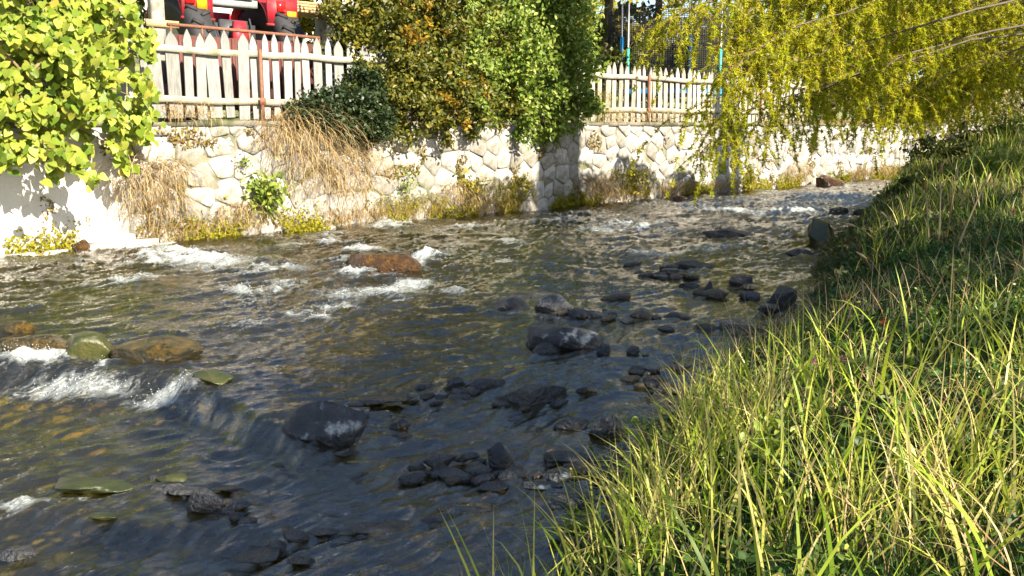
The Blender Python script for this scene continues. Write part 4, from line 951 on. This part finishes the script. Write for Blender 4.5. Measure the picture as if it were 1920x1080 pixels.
# ------------------------------------------------------------------ trees: tapered trunk, limbs and crown
def tree(name, label, base, height, crown_blobs, n, size, mat, trunk_r=.18, group=None, tv=SIMPLE_V, tf=SIMPLE_T, lean=(0, 0), bark='bark', cat='tree'):
    g = thing(name, base, label, cat, group=group); m = MB(); t = np.linspace(0, 1, 12)
    tp_ = .35 if trunk_r > .6 else .8
    Pt = np.stack([lean[0]*t**1.5+.05*np.sin(t*7+base[0]), lean[1]*t**1.5+.05*np.cos(t*6+base[1]), t*height*.95-.15], 1)
    m.tube(Pt, trunk_r*(1-tp_*t)*(1+.35*np.exp(-t*25)), 12); m.build('trunk', M[bark], g, True)
    m = MB()
    for b in crown_blobs:
        e = np.array(b[:3]); h0 = min(max(e[2]*.75, height*.15), height*.9); i = h0/height; s0 = np.array([np.interp(i, t, Pt[:, 0]), np.interp(i, t, Pt[:, 1]), h0])
        tt = np.linspace(0, 1, 7)[:, None]; mid = (s0+e)/2+np.array([0, 0, .1*np.linalg.norm(e-s0)])
        m.tube((1-tt)**2*s0+2*tt*(1-tt)*mid+tt*tt*e, np.linspace(trunk_r*.32, .012, 7), 6)
        for _ in range(4):
            q_ = e+rng.normal(size=3)*np.array(b[3:6])*.6; t2 = np.linspace(0, 1, 4)[:, None]; s1 = s0*.35+e*.65; m.tube(s1*(1-t2)+q_*t2, np.linspace(trunk_r*.1, .006, 4), 4)
    m.build('limb', M[bark], g, True)
    P = blob_pts(crown_blobs, n, .38); leaves('crown', P, size, mat, g, tv, tf)
    return g
def round_crown(h, r, k=11, flat=.8):
    bl = [(0, 0, h-r*.5, r*.6, r*.6, r*.5)]
    for i in range(k):
        a = i*2.4+rng.uniform(-.3, .3); q = rng.uniform(.35, .75)*r; z = h-r*rng.uniform(.3, 1.7)
        bl.append((q*math.cos(a), q*math.sin(a), z, r*rng.uniform(.3, .5), r*rng.uniform(.3, .5), r*flat*rng.uniform(.28, .45)))
    return bl
BG = [(-150, 9, 8, 2.6, 'bgyellow', 'yellow-green tree beyond the vine at the far left'), (60, 14, 10, 3.0, 'bgdark', 'dark green tree standing behind the vine'), (640, 11, 8, 2.2, 'bgyellow', 'yellow autumn tree behind the gap right of the tractor'), (840, 4.5, 8.5, 2.4, 'bgyellow', 'tall yellowing tree directly behind the olive bush'), (1010, 6, 9, 2.6, 'bgdark', 'tall dark tree behind the fresh green one'),
      (1140, 5.5, 7.5, 1.9, 'bgyellow', 'yellowing tree behind the blue trampoline pole'), (1230, 9, 10, 2.6, 'bgdark', 'dark tree behind the trampoline net'), (1400, 5, 9, 2.5, 'bgyellow', 'yellowing tree behind the far pickets'), (1560, 4.5, 9, 2.7, 'bgyellow', 'yellow-green tree behind the larch strands'), (1740, 4, 9, 2.8, 'bgyellow', 'yellow-green tree at the end of the far fence'), (1900, 4, 10, 3.0, 'bgdark', 'dark tree beyond the pale bush')]
for u, off, h, r, mt, lb in BG:
    s_ = su(u, off); gz = garden_z(off); p = w2w(s_, off, gz)
    bl = round_crown(h, r); bl += [(rng.uniform(-1, 1)*r*.6, rng.uniform(-1, 1)*r*.6, rng.uniform(1.2, 3.5), r*.45, r*.45, .8) for _ in range(5 if mt == 'bgdark' else 2)]
    tree('garden_tree', lb, p, h, bl, 14000, .26, M[mt], .2, 'trees in the gardens beyond the fence')

# ------------------------------------------------------------------ larch: boughs from the right bank with hanging strands
lb_ = np.array([13.2, 15.9, 1.2])
larch = thing('larch_tree', lb_, 'larch with long drooping yellow-green strands hanging over the water from the right', 'tree')
m = MB(); t = np.linspace(0, 1, 16); m.tube(np.stack([.1*np.sin(t*5), .1*np.cos(t*4), t*14-.2], 1), .30*(1-.85*t)+.02, 12); m.build('trunk', M['bark'], larch, True)
BOUGH = [(1290, 205, -4.6), (1330, 250, -4.4), (1360, 240, -4.2), (1310, 150, -4.9), (1270, 30, -4.8), (1400, 60, -4.2), (1300, 20, -4.4), (1480, 60, -3.8), (1530, 150, -4.6), (1560, 60, -5.0), (1570, 230, -4.6), (1610, 200, -4.0), (1600, 120, -5.0), (1650, 60, -4.4), (1650, 235, -4.4), (1690, 170, -4.8), (1720, 230, -4.0), (1740, 110, -4.6), (1700, 30, -5.2), (1790, 160, -5.4), (1770, 60, -5.2), (1810, 215, -5.2), (1500, 10, -5.5), (1600, 0, -5.5), (1750, 0, -5.6), (1550, 200, -4.0), (1680, 110, -4.0), (1640, 160, -5.2), (1330, 90, -4.4)]
nd_P = []; nd_D = []; nd_r = []; bm_ = MB(); tw = MB()
for bu, bv, off in BOUGH:
    e = wlw(bu, bv, off)-lb_; L = np.linalg.norm(e[:2]); s0 = np.array([0, 0, min(9.5, e[2]+L*.20+.5)])
    tt = np.linspace(0, 1, 22)[:, None]; mid = s0*.35+e*.65; mid[2] = s0[2]*.6+e[2]*.4+.35
    B = (1-tt)**2*s0+2*tt*(1-tt)*mid+tt*tt*e; B = B+np.cumsum(rng.normal(size=B.shape)*.045, 0)
    bm_.tube(B, np.linspace(.030, .004, 22), 5)
    ns = 80
    for j in range(ns):
        q = rng.uniform(.50, 1.0)**.8; bi = q*21; i0 = int(bi); b0 = B[i0]*(1-(bi-i0))+B[min(i0+1, 21)]*(bi-i0)
        ln = rng.uniform(.15, .75)*(1.25 if q > .75 else .8); side = rng.normal(size=2)*.30
        m_ = 9; t_ = np.linspace(0, 1, m_); Pst = b0+np.stack([side[0]*np.sqrt(t_)*1.2+.02*np.sin(t_*9+j), side[1]*np.sqrt(t_)*1.2, -ln*t_**1.15], 1)
        tw.tube(Pst, np.linspace(.006, .002, m_), 3, cap=False)
        nn = int(ln*36); tq = rng.uniform(0.03, 1, nn); pp = np.stack([np.interp(tq, t_, Pst[:, k]) for k in range(3)], 1)
        nd_P.append(pp); nd_r.append(np.clip(np.full(nn, rng.uniform(0, 1))+rng.normal(size=nn)*.15, 0, 1))
bm_.build('boughs', M['bark'], larch, True); tw.build('twigs', M['twig'], larch, True)['kind'] = 'stuff'
nP = np.concatenate(nd_P); nR = np.concatenate(nd_r); K_ = 7
P = np.repeat(nP, K_, 0); r = np.repeat(nR, K_); n = len(P)
D = rng.normal(size=(n, 3))+np.array([0, 0, -.35]); D /= np.linalg.norm(D, axis=1)[:, None]; Sd = np.cross(D, rng.normal(size=(n, 3))); Sd /= np.linalg.norm(Sd, axis=1)[:, None]
ln = rng.uniform(.045, .08, n)[:, None]
V = np.stack([P-Sd*.009, P+Sd*.009, P+D*ln], 1).reshape(-1, 3); F_ = np.arange(n*3).reshape(-1, 3)
print('larch needles', n)
o = mk('needles', V, F_, M['larch'], larch, False, rnd=np.repeat(r, 3)); o['kind'] = 'stuff'

# ------------------------------------------------------------------ red tractor with box, shed post, planks
def wheel(parent, cx, cy, cz, R, wd, nm_='wheel'):
    m = MB(); k = 40
    prof = [(R*.58, -wd/2), (R*.9, -wd/2), (R, -wd*.38), (R, wd*.38), (R*.9, wd/2), (R*.58, wd/2)]
    V = []; th = np.arange(k)*2*PI/k
    for r_, x in prof: V += [(cx+x, cy+r_*math.cos(a), cz+r_*math.sin(a)) for a in th]
    F_ = [(i*k+j, i*k+(j+1) % k, ((i+1) % 6)*k+(j+1) % k, ((i+1) % 6)*k+j) for i in range(6) for j in range(k)]
    m.add(np.array(V), np.array(F_))
    for j in range(22):
        a = j*2*PI/22
        for sgn in (-1, 1):
            c, s_ = math.cos(a+sgn*.05), math.sin(a+sgn*.05); Mx = np.eye(4); Mx[:3, :3] = np.array([[1, 0, 0], [0, c, -s_], [0, s_, c]]) @ np.array([[math.cos(.5*sgn), -math.sin(.5*sgn), 0], [math.sin(.5*sgn), math.cos(.5*sgn), 0], [0, 0, 1]]); Mx[:3, 3] = (cx, cy, cz)
            m.box((sgn*wd*.26-wd*.22, -.025, R-.02), (sgn*wd*.26+wd*.22, .025, R+.035), .5, Mx)
    tyre = m.build('wheel', M['rubber'], parent, False)
    m = MB()
    V = []; pr = [(R*.57, -wd*.4), (R*.5, -wd*.25), (R*.2, -wd*.12), (.04, -wd*.2), (.04, wd*.2), (R*.5, wd*.25), (R*.57, wd*.4)]
    for r_, x in pr: V += [(cx+x, cy+r_*math.cos(a), cz+r_*math.sin(a)) for a in th]
    F_ = [(i*k+j, i*k+(j+1) % k, (i+1)*k+(j+1) % k, (i+1)*k+j) for i in range(6) for j in range(k)]
    m.add(np.array(V), np.array(F_)); m.build('rim', M['greyp'], tyre, False)
# in the wall's frame: x along, y away from the river
TO = 2.0
xa = wl(340, 20, TO)[0]; xb = wl(398, 20, TO)[0]; xc = wl(500, 20, TO)[0]; xd = wl(556, 20, TO)[0]
zb1 = wl(370, 35, TO)[2]; ppmT = (wl(370, 0, TO)[2]-wl(370, 40, TO)[2])/40
gz = garden_z(TO)
tr = thing('tractor', w2w(0, TO, gz), 'red tractor seen from behind with amber and red rear lights', 'tractor', WANG)
Zt = zb1-gz
print('tractor', xa, xb, xc, xd, zb1, gz)
for x0, x1, nm_ in ((xa, xb, 'left'), (xc, xd, 'right')):
    R = Zt-.12; cz = .55*Zt+.12; R = cz
    wheel(tr, (x0+x1)/2+(-.04 if nm_ == 'left' else .05), .62, cz, R*1.02, (x1-x0)*.80)
    m = MB(); k = 12      # fender: curved sheet over the wheel with a flat rear panel
    V = []
    for i in range(k+1):
        a = PI*.98*i/k; y = .62-math.cos(a)*(.62); z = Zt+.02+math.sin(a)*.50
        for x in (x0, x1): V += [(x, y, z), (x, y+.0, z-.03)]
    F_ = []
    for i in range(k): b = i*4; F_ += [(b, b+2, b+6, b+4), (b+1, b+5, b+7, b+3), (b, b+4, b+5, b+1), (b+2, b+3, b+7, b+6)]
    m.add(np.array(V), np.array(F_)); m.box((x0, -.03, Zt), (x1, .01, Zt+.50)); m.box((x0-.02, -.05, Zt-.02), (x1+.02, .02, Zt+.02)); fd = m.build('fender', M['red'], tr)
    xl = x0+(x1-x0)*(.45 if nm_ == 'left' else .62)
    m = MB(); m.box((xl, -.07, Zt+.14), (xl+.17, -.0302, Zt+.42 if nm_ == 'left' else Zt+.24)); m.build('turn_light', M['amber'], fd)
    m = MB(); m.box((xl-.19, -.065, Zt+.22), (xl-.03, -.0302, Zt+.40)); m.build('tail_light', M['redlens'], fd)
m = MB(); m.box((xb+.05, .3, .55), (xc-.05, 1.0, Zt+.0)); m.box((xb+.25, .2, Zt-.35), (xc-.25, .32, Zt+.05)); m.box((xb-.1, .55, .45), (xc+.1, .7, .62)); m.build('axle_housing', M['iron'], tr)
m = MB(); m.box((xb+.02, .25, Zt+.28), (xc-.02, .6, Zt+.40)); m.box((xb+.12, .2, Zt+.40), (xc-.12, .28, Zt+1.0)); m.build('seat', M['greyp'], tr)
m = MB()
for sx_ in (-1, 1):
    xm = (xb+xc)/2; m.tube([(xm+sx_*.16, .28, Zt-.12), (xm+sx_*.24, -.12, .32), (xm+sx_*.27, -.5, .30)], [.028, .028, .024], 8); m.tube([(xm+sx_*.34, .3, Zt+.1), (xm+sx_*.27, -.3, .34)], .016, 6)
m.build('lift_arm', M['iron'], tr, True)
xm = (xb+xc)/2; m = MB(); V = np.array([(xm-.17, -.02, Zt-.42), (xm+.17, -.02, Zt-.42), (xm+.09, .0, Zt+.02), (xm-.09, .0, Zt+.02), (xm-.17, .1, Zt-.42), (xm+.17, .1, Zt-.42), (xm+.09, .1, Zt+.02), (xm-.09, .1, Zt+.02)])
m.add(V, [[0, 1, 2, 3], [5, 4, 7, 6], [1, 5, 6, 2], [4, 0, 3, 7], [3, 2, 6, 7], [0, 4, 5, 1]]); m.build('drawbar', M['red'], tr)
m = MB(); m.box((xb+.1, 1.0, .5), (xc-.1, 2.6, Zt+.25)); m.build('bonnet', M['red'], tr)
m = MB(); 
for x in (xb-.04, xc+.04): m.tube([(x, .55, Zt+.4), (x, .55, Zt+1.4)], .03, 8)
m.tube([(xb-.04, .55, Zt+1.4), (xc+.04, .55, Zt+1.4)], .03, 8); m.build('roll_bar', M['iron'], tr, True)
# dull red box behind the pickets
BO = .75
xe = wl(318, 60, BO)[0]; xf = wl(600, 72, BO)[0]; zt = wl(350, 48, BO)[2]; gz2 = garden_z(BO); H_ = zt-gz2; zr = wl(595, 71, BO)[2]-gz2
bx = thing('transport_box', w2w(xe, BO, gz2), 'dull red-brown steel box with a top rail behind the white pickets', 'box', WANG)
m = MB(); m.box((0, .0, .25), (xf-xe, .03, min(H_, zr)-.10)); m.build('front_panel', M['darkred'], bx)
for x in np.arange(.12, xf-xe-.06, .42): m = MB(); m.box((x, -.025, .25), (x+.05, -.001, min(H_, zr)-.11)); m.build('rib', M['darkred'], bx)
m = MB(); m.box((0, .0301, .25), (.03, 1.0, .6)); m.build('side_panel', M['darkred'], bx); m = MB(); m.box((xf-xe-.03, .0301, .25), (xf-xe, 1.0, .6)); m.build('side_panel', M['darkred'], bx)
m = MB(); m.box((.031, .0301, .25), (xf-xe-.031, 1.0, .28)); m.build('bottom_panel', M['darkred'], bx)
m = MB(); m.tube([(-.03, .0, H_), (xf-xe+.03, .0, zr)], .026, 10); 
for x in (0.02, .5, (xf-xe)/2, xf-xe-.5, xf-xe-.02): m.tube([(x, .0, min(H_, zr)-.14), (x, 0, H_+(zr-H_)*x/(xf-xe))], .018, 8)
m.build('top_rail', M['rust'], bx, True)
for x in (.1, xf-xe-.1): m = MB(); m.box((x-.03, .3, -.03), (x+.03, .36, .249)); m.build('foot', M['iron'], bx)
# shed post with cross plank at the upper left
po = 1.3; pa = wl(287, 30, po)[0]; pb = wl(309, 30, po)[0]
sh = thing('wooden_post', w2w(pa, po, garden_z(po)), 'square grey-brown wooden post rising left of the tractor', 'post', WANG)
m = MB(); m.box((0, 0, -.1), (pb-pa, .16, 3.6)); m.build('upright', M['oldwood'], sh); m = MB(); m.box((-.12, -.031, 1.42), (pb-pa+.20, -.001, 1.52)); m.build('cross_board', M['plank'], sh)
# stack of planks: each plank its own piece
pl = wlw(575, 18, 3.4); stk = thing('plank_stack', (pl[0], pl[1], garden_z(3.4)), 'stack of golden sawn planks right of the tractor', 'plank stack', WANG)
hh = pl[2]-garden_z(3.4)
m = MB(); 
for x in (-.5, .5): m.box((x-.05, -.2, -.05), (x+.05, .4, hh-.10))
m.build('trestle', M['oldwood'], stk)
for i in range(4):
    for j in range(3): m = MB(); m.box((-.85+rng.uniform(-.1, .1), -.25+j*.2, hh-.09+i*.052), (.42+rng.uniform(-.15, .2), -.07+j*.2, hh-.045+i*.052)); m.build('plank', M['plank'], stk)
# ------------------------------------------------------------------ trampoline with net
TRo = 2.6; tc = wlw(1250, 130, TRo); gz3 = garden_z(TRo); R_ = 1.55
tp = thing('trampoline', (tc[0], tc[1], gz3), 'trampoline with black safety net and blue and teal padded poles behind the far fence', 'trampoline')
mh = .75; k = 36; th = np.arange(k+1)*2*PI/k
m = MB(); m.tube([(R_*math.cos(a), R_*math.sin(a), mh) for a in th], .03, 6, cap=False); m.build('frame', M['steel'], tp, True)
V = [(r_*math.cos(a), r_*math.sin(a), mh+z_) for r_, z_ in ((R_-.30, .02), (R_-.28, .055), (R_+.06, .055), (R_+.08, -.06)) for a in th[:-1]]
m = MB(); m.add(np.array(V), np.array([(i*k+j, i*k+(j+1) % k, (i+1)*k+(j+1) % k, (i+1)*k+j) for i in range(3) for j in range(k)])); m.build('edge_pad', M['blue'], tp, True)
V = [(0, 0, mh)]+[((R_-.29)*math.cos(a), (R_-.29)*math.sin(a), mh+.01) for a in th[:-1]]; m = MB(); m.add(np.array(V), np.array([(0, 1+j, 1+(j+1) % k) for j in range(k)])); m.build('mat', M['net'], tp)
for u, mt in ((1168, 'blue'), (1180, 'teal'), (1293, 'blue'), (1348, 'teal')):
    d = ray(u, 100); # on the circle, side nearest the camera
    dd = np.array([d[0]/d[1], 1.0]); o2 = -tc[:2]; A_ = dd @ dd; B_ = 2*dd @ o2; C_ = o2 @ o2-R_*R_; disc = B_*B_-4*A_*C_
    s_ = (-B_-math.sqrt(max(disc, 0)))/(2*A_); q = dd*s_-tc[:2]; q = q/np.linalg.norm(q)*(R_+.05)
    m = MB(); m.tube([(q[0], q[1], 0), (q[0], q[1], 2.9)], .02, 8); po_ = m.build('pole', M['steel'], tp, True)
    m = MB(); m.tube([(q[0], q[1], .75), (q[0], q[1], 2.1 if mt == 'blue' else 1.8)], .038, 8); m.build('foam_sleeve', M[mt], po_, True)
for a in (0.3, 1.9, 3.4): m = MB(); m.tube([(R_*math.cos(a), R_*math.sin(a), mh), (R_*math.cos(a), R_*math.sin(a), 0)], .022, 8); m.build('leg', M['steel'], tp, True)
m = MB()      # net woven of real threads
for i in range(150): a = i*2*PI/150; m.tube([(R_*.99*math.cos(a), R_*.99*math.sin(a), mh+.05), (R_*.99*math.cos(a), R_*.99*math.sin(a), 2.8)], .009, 3, cap=False)
for z_ in np.arange(mh+.1, 2.8, .045): m.tube([(R_*.99*math.cos(a), R_*.99*math.sin(a), z_) for a in th], .007, 3, cap=False)
m.build('net', M['net'], tp, False)

# ------------------------------------------------------------------ houses beyond
def house(u, off, wd, dp, hgt, label, rz):
    p = w2w(su(u, off), off, garden_z(off)-.3); g = thing('house', p, label, 'house', WANG+rz)
    m = MB(); m.box((-wd/2, 0, 0), (wd/2, dp, hgt)); m.build('wall', M['housewall'], g)
    m = MB(); V = np.array([(-wd/2-.5, -.7, hgt-.1), (wd/2+.5, -.7, hgt-.1), (wd/2+.5, dp/2, hgt+2.6), (-wd/2-.5, dp/2, hgt+2.6), (wd/2+.5, dp+.7, hgt-.1), (-wd/2-.5, dp+.7, hgt-.1)])
    m.add(np.concatenate([V, V-[0, 0, .2]]), [[0, 1, 2, 3], [3, 2, 4, 5], [7, 6, 9, 8], [8, 9, 11, 10], [0, 6, 7, 1], [5, 4, 10, 11]]); m.build('roof', M['roof'], g)
    for fl in range(2):
        for i in range(4):
            x = -wd/2+wd*(i+.5)/4; z_ = 1.0+fl*2.7
            if z_+1.3 > hgt: continue
            m = MB(); m.box((x-.55, -.06, z_-.1), (x+.55, -.001, z_)); m.box((x-.55, -.05, z_+1.3), (x+.55, -.001, z_+1.38)); m.box((x-.55, -.05, z_), (x-.47, -.001, z_+1.3)); m.box((x+.47, -.05, z_), (x+.55, -.001, z_+1.3)); m.box((x-.03, -.045, z_), (x+.03, -.001, z_+1.3)); fr = m.build('window', M['plank'], g)
            m = MB(); m.box((x-.47, -.02, z_), (x-.03, -.0005, z_+1.3)); m.build('pane', M['glass'], fr); m = MB(); m.box((x+.03, -.02, z_), (x+.47, -.0005, z_+1.3)); m.build('pane', M['glass'], fr)
house(560, 24, 13, 8, 6, 'pale house with dark roof far behind the plank stack', .1)
fw = []
for i in range(60):
    s_ = -40+i*2.6+rng.uniform(-1, 1); off = 34+rng.uniform(-3, 8); p = w2w(s_, off, garden_z(off)+rng.uniform(1, 9)); fw.append((*p, 3.4, 3.4, 3.2))
P = blob_pts(fw, 60000, .45); tag(leaves('far_wood', P, .5, M['bgyellow'], None, SIMPLE_V, SIMPLE_T, kind='stuff'), 'golden autumn wood closing the view on the hillside behind the gardens', 'wood')

# ------------------------------------------------------------------ trees of the right bank, outside the picture: they shade the near water
def shade_tree(label, targets, T, foot, n=4200, size=.17, mt='bgdark', height=None):
    bl = []; cs = []
    for (x, y, z, r, rv) in targets:
        c = np.array([x, y, z])+SUN*T; cs.append(c)
    base = np.array([foot[0], foot[1], float(bank_h(np.array(foot[0]), np.array(foot[1])))])
    for c, (x, y, z, r, rv) in zip(cs, targets): bl.append((*(c-base), r, r, rv))
    h = max(c[2] for c in cs)-base[2]+.6
    return tree('bank_tree', label, base, h if height is None else height, bl, n, size, M[mt], .17)
shade_tree('dark leafy tree on the right bank close beside the camera', [(-.95, 4.4, -.2, .6, .5), (-.85, 5.4, -.1, .75, .6), (-1.0, 3.4, -.2, .5, .4), (-.35, 6.4, -.1, .7, .5)], 9.0, (6.3, 1.0), 6500)
shade_tree('dark leafy tree on the right bank, outside the photo beside the bend', [(.4, 7.2, 0, 1.1, .7), (1.2, 8.6, 0, 1.1, .8), (2.9, 7.7, .6, .8, .4), (1.6, 6.9, .2, .6, .35), (3.7, 7.2, .8, .9, .4), (4.5, 8.1, .9, .9, .4), (2.5, 6.7, .5, .7, .35), (.6, 6.4, 0, .6, .4)], 9.0, (9.0, 2.2), 7000)
shade_tree('dark leafy tree on the right bank opposite the midstream slabs', [(2.4, 11.0, 0, 1.4, .8), (1.3, 10.4, 0, 1.0, .7), (3.3, 13.2, 0, 1.4, .8)], 10.0, (12.0, 5.2), 7000)
shade_tree('dark leafy tree on the right bank opposite the rapids', [(5.0, 15.8, 0, 1.5, .8), (6.9, 18.6, .2, 1.5, .8), (9.5, 22.4, .4, 1.6, .8), (12.2, 25.6, .6, 1.8, 1.0)], 10.0, (15.5, 10.0), 8000)
# tall bare-stemmed pine whose trunk throws the wide shaded strip on the wall
wp = wlw(1042, 330, 0); pf = wp[:2]+SUN_H*13.0
pb_ = np.array([pf[0], pf[1], float(bank_h(np.array(pf[0]), np.array(pf[1])))])
tree('pine_tree', 'tall pine with a bare trunk standing on the right bank', pb_, 17, [(0, 0, 14.2, 2, 2, 1.0), (1, .5, 15.4, 1.6, 1.6, .9), (-.8, .3, 16.2, 1.5, 1.5, .9), (0, 0, 17, 1, 1, .7)], 5000, .2, M['juniper'], .78)
wp = wlw(1354, 310, 0); pf = wp[:2]+SUN_H*11.5
pb_ = np.array([pf[0], pf[1], float(bank_h(np.array(pf[0]), np.array(pf[1])))])
tree('pine_tree', 'slimmer tall pine on the right bank behind the larch', pb_, 16, [(0, 0, 13.2, 1.7, 1.7, 1.0), (.8, .5, 14.4, 1.4, 1.4, .9), (-.6, .3, 15.4, 1.3, 1.3, .9)], 4000, .2, M['juniper'], .5)
